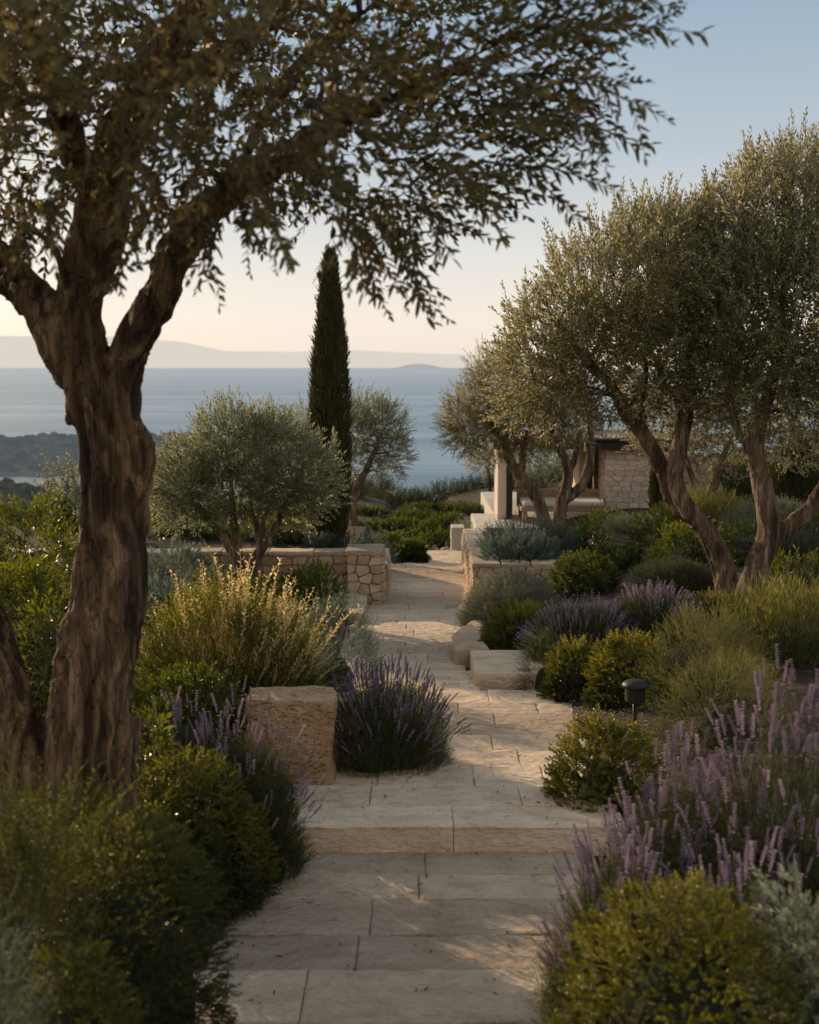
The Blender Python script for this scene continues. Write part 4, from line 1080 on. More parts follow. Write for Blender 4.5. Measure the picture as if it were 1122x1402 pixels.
# --- small multi-stem olive on the left
DL = 15.9
lL = [[(338, 820, DL, 12), (334, 795, DL, 10), (326, 770, DL, 9), (312, 745, DL, 7.5), (298, 725, DL, 6.5), (275, 700, DL, 5), (255, 680, DL, 3)],
      [(330, 778, DL, 8), (325, 745, DL + .05, 7), (320, 715, DL, 6), (318, 680, DL, 4), (315, 640, DL, 2.5)],
      [(342, 815, DL, 11), (347, 785, DL, 9), (352, 762, DL, 8), (366, 742, DL, 7.5), (380, 715, DL, 6), (392, 690, DL, 5), (410, 660, DL, 3)],
      [(356, 756, DL, 6), (352, 725, DL, 5), (345, 700, DL, 4), (340, 660, DL, 3)], [(366, 742, DL, 5), (360, 715, DL, 4), (372, 690, DL, 3)]]
bL = [(325, 625, DL, 58, 48, .6), (270, 655, DL, 52, 44, .6), (385, 640, DL, 58, 46, .6), (425, 660, DL, 36, 40, .4), (320, 590, DL, 38, 24, .4), (250, 690, DL, 42, 32, .45), (330, 675, DL, 75, 30, .6), (400, 690, DL, 42, 22, .4), (235, 660, DL, 26, 34, .3), (365, 600, DL, 36, 26, .4)]
olive('olive_tree', 'small spreading silvery olive with several thin stems before the left wall', lL, bL, 3300, 24, 'olive_mid', 'olives', 'bark2', .012, .85, .55, nb=50, spikes=170, thin=.8, group='olive trees in the garden')
# --- olive behind the cypress
DB = 21.5
lB2 = [[(488, 760, DB, 7), (486, 720, DB, 6), (484, 690, DB, 5.5), (492, 660, DB, 5), (503, 640, DB, 4), (520, 600, DB, 3)], [(486, 705, DB, 4.5), (470, 660, DB, 4), (440, 620, DB, 3)]]
bB2 = [(518, 600, DB, 34, 38, .6), (505, 570, DB, 28, 22, .5), (535, 625, DB, 24, 28, .4), (530, 580, DB, 24, 26, .4), (425, 590, DB, 42, 30, .6), (470, 590, DB, 40, 36, .6), (500, 635, DB, 26, 20, .4), (395, 600, DB, 26, 20, .4)]
olive('olive_tree', 'grey-green olive partly hidden behind the tall cypress', lB2, bB2, 2600, 25, 'olive_far', 'olives', 'bark2', .014, .75, .5, nb=25, spikes=40, group='olive trees in the garden')
# --- small far olive by the pavilion, and a row behind the right pair
olive('olive_tree', 'tiny distant olive seen just left of the pavilion pillar', [[(672, 690, 33, 3), (671, 665, 33, 2.6), (668, 640, 33, 2), (666, 625, 33, 1.2)]], [(667, 632, 33, 20, 14, .5), (680, 628, 33, 16, 10, .4)], 260, 26, 'olive_far', 'olives', 'bark2', .02, 1.1, .4, nb=6, group='olive trees in the garden')
olive('olive_tree', 'distant low olive seen through the open pavilion', [[(722, 700, 31, 4), (720, 672, 31, 3.5), (735, 650, 31, 2.5), (745, 635, 31, 1.5)]], [(735, 632, 31, 45, 14, .7), (765, 640, 31, 30, 12, .5), (705, 640, 31, 22, 12, .5)], 520, 27, 'olive_far', 'olives', 'bark2', .02, 1.1, .4, nb=8, group='olive trees in the garden')
DQ = 21.5
olive('olive_tree', 'shaded olive with forked stems in the gap between the two right-hand trunks', [[(962, 730, DQ, 7), (960, 690, DQ, 6), (950, 660, DQ, 5.5), (940, 630, DQ, 4), (930, 590, DQ, 2.5)], [(960, 692, DQ, 5), (975, 665, DQ, 4.5), (985, 640, DQ, 4), (1000, 600, DQ, 2.5)], [(985, 700, DQ, 5), (984, 665, DQ, 4), (978, 640, DQ, 3.5)]],
      [(920, 590, DQ, 60, 42, .8), (980, 580, DQ, 60, 48, .8), (1040, 570, DQ, 60, 50, .8), (950, 540, DQ, 70, 40, .8), (1100, 590, DQ, 60, 50, .8), (1000, 620, DQ, 40, 22, .5)], 2600, 28, 'olive_far', 'olive', 'bark2', .02, .95, .4, nb=30, group='olive trees in the garden')

# --- cypresses
def cypress(cx, top, basepy, w, D, label, n, seed):
    r = np.random.default_rng(seed); A = P(cx, top, D); x = P(cx, basepy, D)[0]; z0 = float(ground(x, D)); H = A[2] - z0; R = w * mpp(D, 600) / 2
    c = np.array([x, D, z0]); root = empty('cypress_tree', c); tag(root, label, 'cypress')
    tb = Buf(); tube(tb, [(x, D, z0 - .1, R * .28), (x, D, z0 + H * .4, R * .2), (A[0], D, z0 + H * .93, .008)], 10, 6, .1); tb.build('trunk', [M['bark2']], root, c, True)
    prof = lambda t: np.interp(t, [0, .04, .15, .4, .6, .78, .9, 1.0], [.55, .78, .95, 1.0, .84, .60, .34, .05])
    t = r.random(n) ** .85; a = r.uniform(0, 6.283, n); lob = 1 + .16 * noise(np.stack([np.cos(a) * 2, np.sin(a) * 2, t * 9], -1), 1.3, seed) + .06 * r.normal(size=n)
    rr = R * prof(t) * lob * np.where(r.random(n) < .75, 1, r.uniform(.5, 1, n))
    lean = (A[0] - x) * t
    p = np.stack([x + lean + rr * np.cos(a), D + rr * np.sin(a), z0 + .04 + t * (H - .1)], -1) - np.array([0, 0, .06])
    dv = np.stack([np.cos(a) * .30, np.sin(a) * .30, np.ones(n)], -1) + r.normal(0, .12, (n, 3))
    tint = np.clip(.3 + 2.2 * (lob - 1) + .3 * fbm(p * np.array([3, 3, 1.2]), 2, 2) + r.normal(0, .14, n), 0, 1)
    b = Buf()
    for k in range(24):
        pass
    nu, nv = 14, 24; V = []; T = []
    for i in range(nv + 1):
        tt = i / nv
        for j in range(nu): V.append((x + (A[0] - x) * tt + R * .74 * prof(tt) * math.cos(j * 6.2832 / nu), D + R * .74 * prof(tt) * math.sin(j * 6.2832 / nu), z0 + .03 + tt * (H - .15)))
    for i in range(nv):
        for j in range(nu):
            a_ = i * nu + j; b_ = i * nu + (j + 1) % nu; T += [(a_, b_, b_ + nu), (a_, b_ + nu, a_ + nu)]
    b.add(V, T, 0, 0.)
    scatter(b, TP['cyp'], p, dv, r.uniform(.7, 1.3, n) * .95, tint, r)
    b.build('crown', [M['cypress'], M['twig']], root, c)
cypress(452, 338, 748, 50, 17.3, 'tall slender dark cypress rising behind the left stone wall', 9000, 41)
cypress(1088, 575, 700, 62, 22.5, 'dark cypress in shadow under the right-hand olive crown', 4500, 42)
cypress(899, 625, 705, 15, 22.5, 'thin young cypress against the pavilion wall', 900, 43)

# ================================================================== SHRUBS
def sh(kind, cx, top, w, D, cat, label, name=None, **k):
    return shrub(kind, cx, top, w, D, name or {'box': 'box_shrub', 'gras': 'grass_clump'}.get(kind[:4], 'garden_shrub'), cat, label, **k)
# left side, near to far
sh('feather', 25, 1095, 200, 4.45, 'shrub', 'soft feathery green shrub with arching shoots at the lower left edge', 'feathery_shrub', base=-.36)
sh('dome_near', 172, 1112, 270, 4.75, 'box shrub', 'dark rounded box mound right of the feathery shrub at the lower left', base=-.05)
sh('dome_near', 90, 1085, 240, 5.5, 'box shrub', 'dark box mound behind the feathery shrub, under the big olive trunk', base=-.2)
sh('rosemary', 0, 1275, 110, 3.75, 'shrub', 'grey-leaved low plant in the bottom left corner', 'grey_shrub', base=-.36)
sh('dome_near', 105, 1300, 190, 4.0, 'box shrub', 'dark low box mound at the bottom edge on the left', base=-.2)
sh('dome_right', 258, 1028, 188, 6.75, 'box shrub', 'yellow-tipped box mound beside the second step on the left')
sh('laurel', 203, 995, 100, 6.5, 'shrub', 'bright yellow-green leafy shrub touching the big olive trunk', 'leafy_shrub')
sh('box', 322, 1100, 95, 6.9, 'box shrub', 'small dark box mound spilling onto the step on the left')
lavender(240, 935, 170, 7.35, 'lavender with pinkish spikes between the big trunk and the hewn block', True, 130, 'lavpale', deep=.5)
lavender(325, 942, 225, 7.2, 'lavender in pinkish bloom in front of the hewn stone block', True, 170, 'lavpale', deep=.5, lean=(.05, 0))
lavender(527, 893, 228, 8.95, 'deep purple lavender spilling onto the path beside the hewn block', True, 260, 'lavender', deep=.8, base=-.40)
sh('hedge_far', 260, 925, 170, 8.6, 'shrub', 'low dark green groundcover mound behind the pinkish lavender', dens=1.5)
sh('gold', 318, 822, 255, 9.7, 'grass clump', 'golden green grassy clump with pale flowering stalks left of the path', name='grass_clump', dens=1.4)
# its flowering stalks are a part of the clump
gc = bpy.data.objects['grass_clump']; r = np.random.default_rng(61); b = Buf(); n = 300
a = r.uniform(0, 6.283, n); q = np.sqrt(r.random(n)); c = np.array(gc.location)
tip = np.stack([np.cos(a) * q * .85, np.sin(a) * q * .5, r.uniform(.55, 1.0, n) * 1.42 - .55 * q], -1) + r.normal(0, .03, (n, 3)); st = np.stack([np.cos(a) * q * .4, np.sin(a) * q * .3, .1 + 0 * a], -1)
dv = tip - st; Ls = np.linalg.norm(dv, axis=1); scatter(b, STALK, c + st, dv, Ls, r.uniform(.2, 1, n), r); b.build('flower_stalks', [M['straw']], gc, c)
sh('rosemary', 458, 818, 140, 11.3, 'shrub', 'grey-green rosemary mound between the grassy clump and the path', 'rosemary_shrub')
sh('santolina', 395, 822, 70, 11.0, 'shrub', 'pale straw-tipped small shrub between the grassy clump and the rosemary', 'silvery_shrub')
sh('hedge_far', 430, 780, 84, 14.3, 'shrub', 'dark clipped green dome in front of the left stone wall', dens=1.4)
sh('hedge_far', 372, 795, 70, 14.6, 'shrub', 'smaller dark dome left of the clipped dome by the left wall', dens=1.4)
sh('grey_far', 238, 752, 90, 14.2, 'shrub', 'blue-grey shrub at the left end of the visible wall', 'grey_shrub')
sh('grey_far', 225, 795, 110, 12.8, 'shrub', 'low blue-grey shrub just right of the big olive trunk', 'grey_shrub')
sh('grey_far', 300, 785, 70, 14.4, 'shrub', 'low blue-grey shrub under the small spreading olive', 'grey_shrub')
sh('laurel_far', 47, 695, 125, 13, 'shrub', 'large glossy green shrub at the left edge below the bay', 'leafy_shrub')
sh('laurel_far', 85, 733, 85, 11, 'shrub', 'rounded blue-green shrub left of the big olive trunk', 'leafy_shrub')
sh('laurel', 28, 765, 120, 9.0, 'shrub', 'yellow-green leafy shrub between the two leaning trunks at the left', 'leafy_shrub')
sh('laurel', 70, 835, 90, 8.2, 'shrub', 'dark leafy shrub low in the cleft between the two old trunks', 'leafy_shrub')
sh('laurel_far', -40, 720, 120, 10, 'shrub', 'leafy shrub cut by the left edge of the picture', 'leafy_shrub')
sh('scrub_silver', 88, 632, 85, 19, 'shrub', 'loose silvery shrub standing left of the trunk before the bay', 'silvery_shrub')
sh('scrub_silver', 150, 690, 80, 17, 'shrub', 'silvery shrub half hidden behind the big olive trunk', 'silvery_shrub')
# behind the left wall
for k, (cx, top, w, D, kd, lb) in enumerate([
    (400, 708, 78, 17.6, 'laurel_far', 'bright green leafy shrub behind the wall left of the cypress'),
    (352, 728, 60, 17.9, 'laurel_far', 'green shrub behind the wall, between the stems of the small olive'),
    (290, 722, 80, 18.2, 'box_far', 'yellow-green mound behind the left half of the wall'),
    (232, 712, 80, 18.4, 'laurel_far', 'dark green shrub behind the wall near the big trunk'),
    (440, 735, 50, 17.0, 'grey_far', 'small blue-grey plant at the foot of the tall cypress'),
    (487, 738, 42, 17.2, 'grey_far', 'small grey plant right of the cypress base above the pier'),
    (320, 700, 150, 20.5, 'scrub', 'loose scrub shrub far behind the small spreading olive'),
    (210, 690, 120, 21, 'scrub', 'loose scrub shrub behind the wall right of the big trunk')]):
    sh(kd, cx, top, w, D, 'shrub', lb)
for k, (cx, top, w, D, kd, lb) in enumerate([
    (20, 712, 90, 27, 'scrub', 'scrub bush beyond the glossy green shrub at the left edge'), (75, 716, 80, 25, 'scrub', 'scrub bush just left of the loose silvery shrub'), (130, 712, 80, 26, 'scrub', 'scrub bush behind the loose silvery shrub'),
    (-40, 712, 100, 26, 'scrub', 'scrub bush reaching out of the left side of the picture'), (185, 712, 80, 25, 'scrub', 'scrub bush right of the big trunk, nearer than the others'), (250, 706, 90, 25, 'scrub', 'scrub bush behind the far left part of the wall'),
    (440, 706, 90, 26, 'scrub', 'scrub bush low between the small olive and the cypress'), (380, 704, 90, 25.5, 'scrub', 'scrub bush low behind the right side of the small olive')]):
    sh(kd, cx, top, w, D, 'shrub', lb, 'scrub_bush', group='scrub bushes on the slope above the sea', dens=1.0)
fs = bpy.data.objects['feathery_shrub']; r = np.random.default_rng(62); b = Buf(); n = 46; c = np.array(fs.location)
a = r.uniform(0, 6.283, n); q = np.sqrt(r.random(n)); zt_ = P(60, 1060, 4.45)[2] - c[2]
tip = np.stack([np.cos(a) * q * .3 + .12, np.sin(a) * q * .25, zt_ * r.uniform(.86, 1.03, n)], -1); st = tip * np.array([.4, .4, 1]) - [0, 0, .34]; dv = tip - st; Ls = np.linalg.norm(dv, axis=1)
scatter(b, STALK, c + st, dv, Ls, r.uniform(0, .7, n), r); b.build('seed_stalks', [M['gold']], fs, c)
# centre, beyond the path
hg = empty('clipped_hedge', (0, 21.1, -.75)); tag(hg, 'low clipped dark green hedge at the far turn of the path', 'hedge')
for (cx, w) in ((545, 34), (566, 34), (588, 34)):
    shrub('hedge_far', cx, 746, w + 6, 21.2, '', '', '', parent=hg, dens=1.8, base=-.78, deep=.9)
for o_ in [o_ for o_ in hg.children]:
    wp = np.array(P(0, 0, 21)); 
sh('grey_far', 527, 752, 42, 20.6, 'shrub', 'pale grey shrub at the left end of the clipped hedge', 'grey_shrub')
sh('rosemary_far', 500, 728, 60, 21.5, 'shrub', 'dull blue-green shrub between the pier and the clipped hedge', 'rosemary_shrub')
far = [(545, 712, 62, 27.5, 'box_far'), (515, 716, 46, 26, 'box_far'), (585, 716, 50, 27, 'box_far'), (560, 728, 44, 25, 'box_far'), (530, 732, 40, 24, 'box_far'), (612, 705, 60, 28.5, 'box_far'), (655, 694, 60, 29.5, 'box_far'),
       (635, 712, 40, 25.4, 'santolina'), (600, 728, 40, 24.6, 'box_far'), (500, 703, 60, 29, 'box_far'), (560, 700, 60, 29.5, 'box_far'), (645, 728, 20, 23.6, 'box_far'), (580, 737, 26, 23.4, 'box_far'), (575, 690, 60, 31, 'hedge_far'), (625, 690, 60, 31, 'hedge_far')]
fl = ['rounded sunlit mound in the middle of the far hedges', 'left sunlit mound of the far hedges near the cypress', 'round mound just above the boulders', 'small mound left of the boulders', 'low mound nearest the clipped hedge', 'long mound leading to the pavilion pillar',
      'mound touching the left pavilion pillar', 'pale grassy tuft left of the terrace edge', 'small mound right above the boulders', 'dark mound farthest left beyond the grey shrub', 'dark mound behind the sunlit middle mound', 'small shrub between pale post and terrace', 'tiny mound among the boulders', 'hedge mound in the farthest clipped row, left part', 'hedge mound in the farthest clipped row, right part']
for (cx, top, w, D, kd), lb in zip(far, fl): sh(kd, cx, top, w, D, 'shrub', lb, 'garden_shrub', group='clipped mounds beyond the path')
row = [(505, 672, 60), (535, 668, 50), (565, 673, 46), (590, 665, 44), (618, 668, 44), (640, 672, 30), (664, 664, 40), (690, 672, 40), (725, 670, 50), (760, 668, 60), (795, 666, 50), (470, 672, 60), (440, 668, 60), (400, 672, 60), (850, 660, 70), (340, 668, 70), (280, 672, 70), (220, 674, 70), (165, 678, 70), (100, 676, 80), (30, 682, 80)]
rl = ['brown-green scrub bush right of the olive behind the cypress', 'low scrub bush where the sea begins left of centre', 'scrub bush under the sea, left of the path axis', 'tallest scrub bush on the skyline over the path', 'scrub bush right of the tallest one over the path', 'small scrub bush left of the tiny distant olive', 'scrub bush at the foot of the tiny distant olive', 'scrub bush behind the left pavilion pillar', 'scrub bush seen through the pavilion behind the left trunk', 'scrub bush seen through the middle of the pavilion', 'scrub bush seen at the right side of the pavilion opening',
      'scrub bush right behind the cypress', 'scrub bush left behind the cypress', 'scrub bush behind the small olive, right part', 'scrub bush behind the pavilion wall', 'scrub bush behind the small olive, middle part', 'scrub bush behind the small olive, left part', 'scrub bush right behind the big olive trunk', 'scrub bush hidden mostly by the big trunk', 'scrub bush left of the big trunk near the bay', 'scrub bush at the left edge near the bay']
rr_ = np.random.default_rng(9)
for (cx, top, w), lb in zip(row, rl):
    top = top + (34 if cx < 180 else 6)
    sh('scrub', cx, top, w * 1.25, 35 + rr_.uniform(-1.5, 2.5), 'shrub', lb, 'scrub_bush', group='scrub bushes on the slope above the sea', dens=1.2)
# right side, near to far
sh('dome_right', 935, 1212, 335, 4.35, 'box shrub', 'large round box dome at the bottom right corner', base=-.12)
sh('grey', 1105, 1215, 130, 4.4, 'shrub', 'silver-leaved plant at the lower right edge', 'grey_shrub', base=-.36)
lavender(1085, 905, 320, 5.5, 'tall pale violet lavender rising at the right edge of the picture', True, 300, 'lavpale', deep=.7, base=-.36)
lavender(935, 1000, 260, 5.75, 'pale violet lavender in front of the round yellow-tipped box shrub', True, 220, 'lavpale', deep=.7, base=-.36)
lavender(850, 1115, 230, 5.15, 'lavender leaning over the steps on the right', True, 170, 'lavpale', deep=.7, base=-.36, lean=(-.02, 0))
lavender(1020, 1120, 260, 4.9, 'lavender just behind the large round box dome', True, 90, 'lavpale', deep=.6, base=-.36)
sh('box', 830, 985, 160, 8.15, 'box shrub', 'round box shrub with yellow-tipped leaves at the right edge of the steps', dens=1.2)
sh('box', 862, 873, 112, 10.5, 'box shrub', 'yellow-green box mound right behind the garden lamp', dens=1.2)
sh('needle', 972, 838, 175, 10.0, 'shrub', 'large fine-leaved rounded shrub right of the garden lamp', 'needle_shrub', dens=1.2)
sh('grass', 1085, 812, 200, 10.9, 'shrub', 'bushy long-leaved green shrub at the right edge below the olives', 'leafy_shrub', dens=1.2)
sh('needle', 1000, 900, 190, 8.9, 'shrub', 'fine-leaved green mound between lamp and tall lavender', 'needle_shrub')
sh('needle', 745, 868, 70, 11.4, 'shrub', 'small fine-leaved mound right of the pale stone block', 'needle_shrub')
sh('box', 790, 880, 90, 11.0, 'box shrub', 'low box mound under the middle lavender', dens=1.2)
lavender(800, 812, 190, 12.0, 'middle lavender with tall pink spikes right of the box dome', False, 430, 'lavpale', deep=.6)
lavender(895, 795, 160, 12.2, 'lavender with pink spikes left of the right-hand olive trunks', False, 400, 'lavpale', deep=.6)
lavender(925, 762, 140, 14.6, 'hazy mauve lavender behind, at the foot of the leaning olive', False, 240, 'lavender', deep=.7)
lavender(700, 815, 90, 13.4, 'sparse lavender between silvery shrub and box dome', False, 90, 'lavpale', deep=.7)
sh('box', 714, 825, 100, 12.85, 'box shrub', 'neat dark box dome above the kerb stones', dens=1.2)
sh('santolina', 702, 788, 138, 14.4, 'shrub', 'silvery santolina mound in front of the right stone wall', 'silvery_shrub', dens=1.9)
sh('rosemary_far', 725, 712, 135, 18.2, 'shrub', 'blue-grey shrub on top of the right wall, back one', 'rosemary_shrub')
sh('grey_far', 712, 732, 112, 17.15, 'shrub', 'blue-grey leafy shrub on top of the right wall, front one', 'grey_shrub')
sh('laurel_far', 785, 722, 85, 18.6, 'shrub', 'dark green shrub beneath the trunks of the pavilion olive', 'leafy_shrub')
sh('hedge_far', 800, 762, 92, 15.6, 'shrub', 'dark rounded green mound right of the stone wall', dens=1.4)
sh('hedge_far', 852, 750, 90, 17, 'shrub', 'dark mound behind the rounded green one right of the wall')
sh('laurel_far', 955, 722, 125, 16.3, 'shrub', 'bright yellow-green shrub left of the leaning olive trunk', 'leafy_shrub')
sh('laurel_far', 1012, 722, 80, 16.8, 'shrub', 'dark leafy shrub between the two right-hand trunks', 'leafy_shrub')
sh('santolina', 870, 705, 100, 20.3, 'shrub', 'pale grey-green shrub before the pavilion wall', 'silvery_shrub')
sh('laurel_far', 920, 700, 100, 19, 'shrub', 'olive-green shrub right of the pavilion wall', 'leafy_shrub')
sh('santolina', 1055, 685, 150, 18.2, 'shrub', 'pale wispy shrub behind the V-shaped trunk', 'silvery_shrub')
sh('grass', 960, 680, 120, 20.5, 'grass clump', 'pale grassy clump in shade between the distant stems', 'grass_clump')
sh('laurel_far', 1120, 700, 100, 17, 'shrub', 'dark shrub at the right edge behind the olives', 'leafy_shrub')
lavender(1075, 722, 150, 16, 'mauve lavender behind the V-shaped olive trunk', False, 220, 'lavender', deep=.7)
sh('laurel_far', 1095, 770, 120, 14.4, 'shrub', 'yellow-green leafy shrub right of the V-shaped trunk base', 'leafy_shrub')
sh('box', 975, 815, 90, 13.0, 'box shrub', 'low box mound at the foot of the leaning olive trunk')
sh('laurel_far', 830, 705, 60, 20.8, 'shrub', 'small shrub in front of the pavilion corner', 'leafy_shrub')
sh('laurel_far', 1040, 620, 120, 24, 'shrub', 'tall dark shrub deep in the shade at the right', 'leafy_shrub')
sh('laurel_far', 1130, 590, 140, 24.5, 'shrub', 'tall dark shrub behind the far cypress at the right edge', 'leafy_shrub')

# --- mulch / litter on soil near the path as stuff
r = np.random.default_rng(77); n = 5000; b = Buf()
x = np.concatenate([r.uniform(1.15, 2.4, n // 2), r.uniform(-2.2, -.6, n // 2)]); y = r.uniform(8.5, 13, n)
z = ground(x, y) + .004
tpb = (np.array([(1, 0, 0), (-1, 0, 0), (0, 1, 0), (0, -1, 0), (0, 0, .6), (0, 0, -.6)]) * .012, np.array([(0, 2, 4), (2, 1, 4), (1, 3, 4), (3, 0, 4)]), np.zeros(4, int))
scatter(b, [tpb], np.stack([x, y, z], -1), r.normal(size=(n, 3)) * .3 + [0, 0, 1], r.uniform(.4, 1.6, n), r.random(n), r)
o = b.build('mulch', [M['mortar']]); tag(o, 'small brown pebbles lying on the soil beside the path', 'mulch', kind='stuff')

def clumps(name, n, xr, yr, zf, size, mat, cond, seed, label):
    r = np.random.default_rng(seed); x = r.uniform(*xr, n); y = r.uniform(*yr, n)
    k = cond(x, y) & (hill_noise(x, y, .02, 3) + r.normal(0, .25, n) > -.1); x, y = x[k], y[k]
    bm = bmesh.new(); bmesh.ops.create_icosphere(bm, subdivisions=2, radius=1); V = np.array([v.co[:] for v in bm.verts]); T = np.array([[v.index for v in f.verts] for f in bm.faces]); bm.free()
    V = V * (1 + .3 * noise(V, 2.3))[:, None] * np.array([1, 1, .75]); b = Buf()
    scatter(b, [(V, T, np.zeros(len(T), int))], np.stack([x, y, zf(x, y)], -1), r.normal(0, .1, (len(x), 3)) + [0, 0, 1], size * r.uniform(.4, 1.3, len(x)), r.random(len(x)), r)
    tag(b.build(name, [mat]), label, 'scrub', kind='stuff')
clumps('hillside_scrub', 5200, (-420, -80), (420, 900), hill_z, 3.6, M['hill'], lambda x, y: hill_z(x, y) > SEA + 2, 5, 'dark scrub covering the near hill beside the bay')
clumps('headland_scrub', 6000, (-1100, 0), (1700, 2700), head_z, 8.0, M['head'], lambda x, y: head_z(x, y) > SEA + 6, 6, 'dark woodland covering the headland across the bay')
r = np.random.default_rng(79); n = 9000; x = r.uniform(-9, 9, n); y = r.uniform(9, 36, n)
xl_ = np.interp(y, *XLk) - .25; xr_ = np.interp(y, XRk[0], [1.4, 1.4, 1.75, 1.75, 1.75, 1.6, 1.5, 1.4, 1.4, 1.3, 1.3, 1.1, 1.1])
k = ((x < xl_) | (x > xr_)) & ~((x > 1.0) & (y > 22.3) & (y < 31)) & ~((y > 16.2) & (y < 16.9)) & ~((x > -1.2) & (x < -.2) & (y < 19)) & (y > 8.8) & ~((x > .7) & (x < 1.25) & (y < 20.5) & (y > 16.5)); x, y = x[k], y[k]; n = len(x)
b = Buf(); scatter(b, TP['needle_far'], np.stack([x, y, ground(x, y) - .01], -1), r.normal(0, .45, (n, 3)) + [0, 0, .8], r.uniform(.35, .9, n), r.random(n), r)
tag(b.build('ground_cover', [M['scrub'], M['twig']]), 'low creeping ground cover between the shrubs of the beds', 'ground cover', kind='stuff')
r = np.random.default_rng(78); n = 520; b = Buf()
y = r.uniform(5.6, 16, n); sd_ = r.random(n) < .5; q = r.random(n) ** 2
xl_ = np.interp(y, *XLk); xr_ = np.interp(y, *XRk); xr_ = np.where(y < 8.4, .9, xr_)
x = np.where(sd_, xl_ + q * 1.0, xr_ - q * .9)
tl = leaf(np.array([0., 0, 0]), np.array([1., 0, .06]), np.array([0, 0, 1.]), .05, .013); tl = (np.array(tl[0]), np.array(tl[1]), np.zeros(2, int))
scatter(b, [tl], np.stack([x, y, path_z(y) + .012], -1), r.normal(0, .12, (n, 3)) + [0, 0, 1], r.uniform(.6, 1.1, n), r.random(n), r)
o = b.build('fallen_leaves', [M['scrub']]); tag(o, 'dry olive leaves fallen on the paving and along its edges', 'leaves', kind='stuff')

# ================================================================== LIGHT, SKY, CAMERA
AMB = 1.10
SUN_EL, SUN_AZ = math.radians(17.0), math.radians(-40)     # azimuth from +Y towards +X
w = bpy.data.worlds.new('World'); S.world = w; w.use_nodes = True; nt = w.node_tree; nt.nodes.clear()
sky = N(nt, 'ShaderNodeTexSky', sky_type='NISHITA'); sky.sun_disc = False; sky.sun_elevation = SUN_EL; sky.sun_rotation = SUN_AZ
sky.air_density = 1.0; sky.dust_density = 1.6; sky.ozone_density = 1.8; sky.altitude = 50
tcw = N(nt, 'ShaderNodeTexCoord'); sx = N(nt, 'ShaderNodeSeparateXYZ'); nt.links.new(tcw.outputs['Generated'], sx.inputs[0])
grad = ramp(nt, sx.outputs['Z'], [(0.0, (.76, .665, .58)), (.035, (.77, .695, .62)), (.08, (.66, .64, .61)), (.15, (.43, .485, .525)), (.28, (.245, .348, .445)), (.6, (.24, .33, .42)), (1.0, (.24, .33, .43))])
back = ramp(nt, sx.outputs['Z'], [(0.0, (.68, .61, .54)), (.3, (.76, .69, .63)), (1.0, (.38, .44, .50))])
mb = N(nt, 'ShaderNodeMapRange'); mb.inputs['From Min'].default_value = .25; mb.inputs['From Max'].default_value = -.6; mb.interpolation_type = 'SMOOTHSTEP'; nt.links.new(sx.outputs['Y'], mb.inputs['Value'])
m1 = N(nt, 'ShaderNodeMix', data_type='RGBA'); nt.links.new(mb.outputs[0], m1.inputs[0]); nt.links.new(grad.outputs[0], m1.inputs[6]); nt.links.new(back.outputs[0], m1.inputs[7])
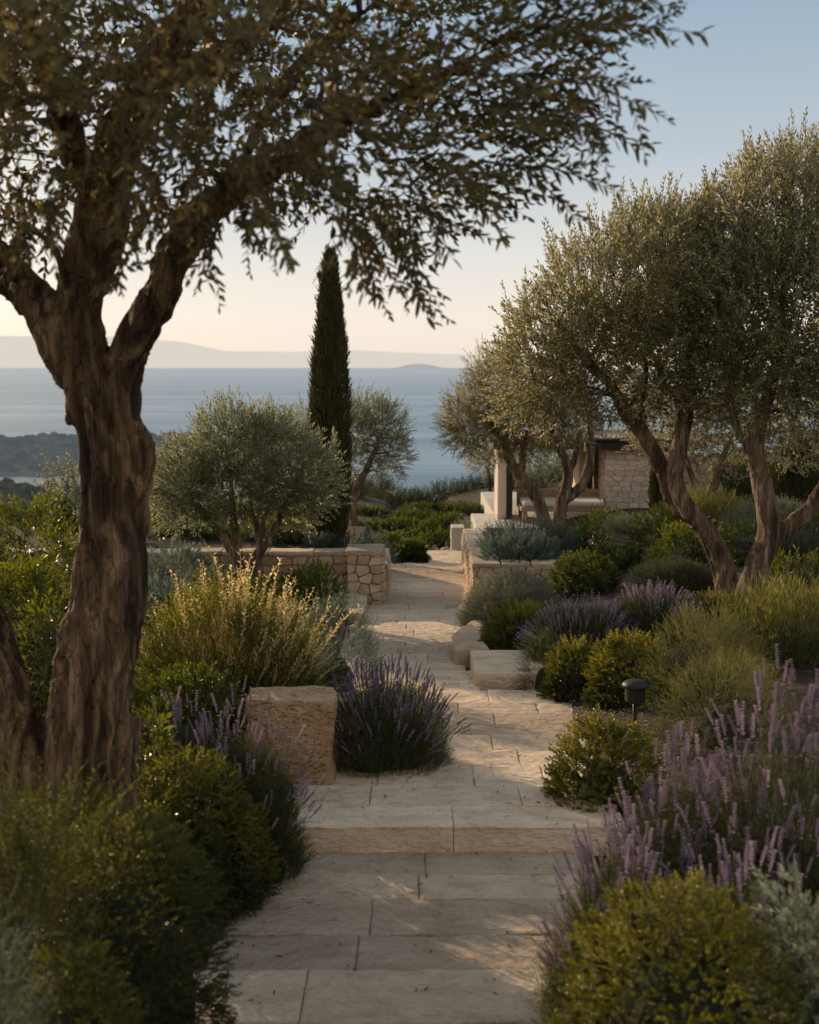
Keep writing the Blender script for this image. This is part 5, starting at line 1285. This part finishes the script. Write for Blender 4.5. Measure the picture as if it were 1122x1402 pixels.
# low golden glow around the sun direction
dn = N(nt, 'ShaderNodeVectorMath', operation='DOT_PRODUCT'); nt.links.new(tcw.outputs['Generated'], dn.inputs[0]); dn.inputs[1].default_value = (math.sin(SUN_AZ) * math.cos(SUN_EL), math.cos(SUN_AZ) * math.cos(SUN_EL), math.sin(SUN_EL))
gl = N(nt, 'ShaderNodeMapRange'); gl.inputs['From Min'].default_value = .86; gl.inputs['From Max'].default_value = 1.0; gl.inputs['To Max'].default_value = .9; gl.interpolation_type = 'SMOOTHSTEP'; nt.links.new(dn.outputs['Value'], gl.inputs['Value'])
m2 = N(nt, 'ShaderNodeMix', data_type='RGBA'); nt.links.new(gl.outputs[0], m2.inputs[0]); nt.links.new(m1.outputs[2], m2.inputs[6]); m2.inputs[7].default_value = (1.25, 1.0, .72, 1)
bg = N(nt, 'ShaderNodeBackground'); bg.inputs[1].default_value = .012; nt.links.new(sky.outputs[0], bg.inputs[0])
bg2 = N(nt, 'ShaderNodeBackground'); bg2.inputs[1].default_value = AMB; nt.links.new(m2.outputs[2], bg2.inputs[0])
ads = N(nt, 'ShaderNodeAddShader'); nt.links.new(bg.outputs[0], ads.inputs[0]); nt.links.new(bg2.outputs[0], ads.inputs[1])
wo = N(nt, 'ShaderNodeOutputWorld'); nt.links.new(ads.outputs[0], wo.inputs[0])
sl = bpy.data.lights.new('sun', 'SUN'); sl.energy = 5.0; sl.angle = math.radians(.55); sl.color = (1.0, .74, .47)
so = bpy.data.objects.new('sun', sl); C.objects.link(so)
d = Vector((math.sin(SUN_AZ) * math.cos(SUN_EL), math.cos(SUN_AZ) * math.cos(SUN_EL), math.sin(SUN_EL)))
so.rotation_euler = d.to_track_quat('Z', 'Y').to_euler(); so.location = (-8, 8, 10)

cam = bpy.data.cameras.new('camera'); co = bpy.data.objects.new('camera', cam); C.objects.link(co); S.camera = co
cam.sensor_fit = 'VERTICAL'; cam.sensor_height = 36; cam.sensor_width = 36; cam.lens = 36 * F / H0
cam.clip_start = .1; cam.clip_end = 600000
co.location = (0, 0, EYE); co.rotation_euler = (math.pi / 2 - TH, 0, 0)
cam.dof.use_dof = True; cam.dof.focus_distance = 11.5; cam.dof.aperture_fstop = 2.4; cam.dof.aperture_blades = 9
S.view_settings.view_transform = 'Standard'; S.view_settings.look = 'None'; S.view_settings.exposure = 0; S.view_settings.gamma = 1
S.render.engine = 'CYCLES'
S.cycles.use_denoising = True
try: S.cycles.denoiser = 'OPENIMAGEDENOISE'
except Exception: pass
S.cycles.max_bounces = 6; S.cycles.transparent_max_bounces = 4; S.cycles.caustics_reflective = False; S.cycles.caustics_refractive = False
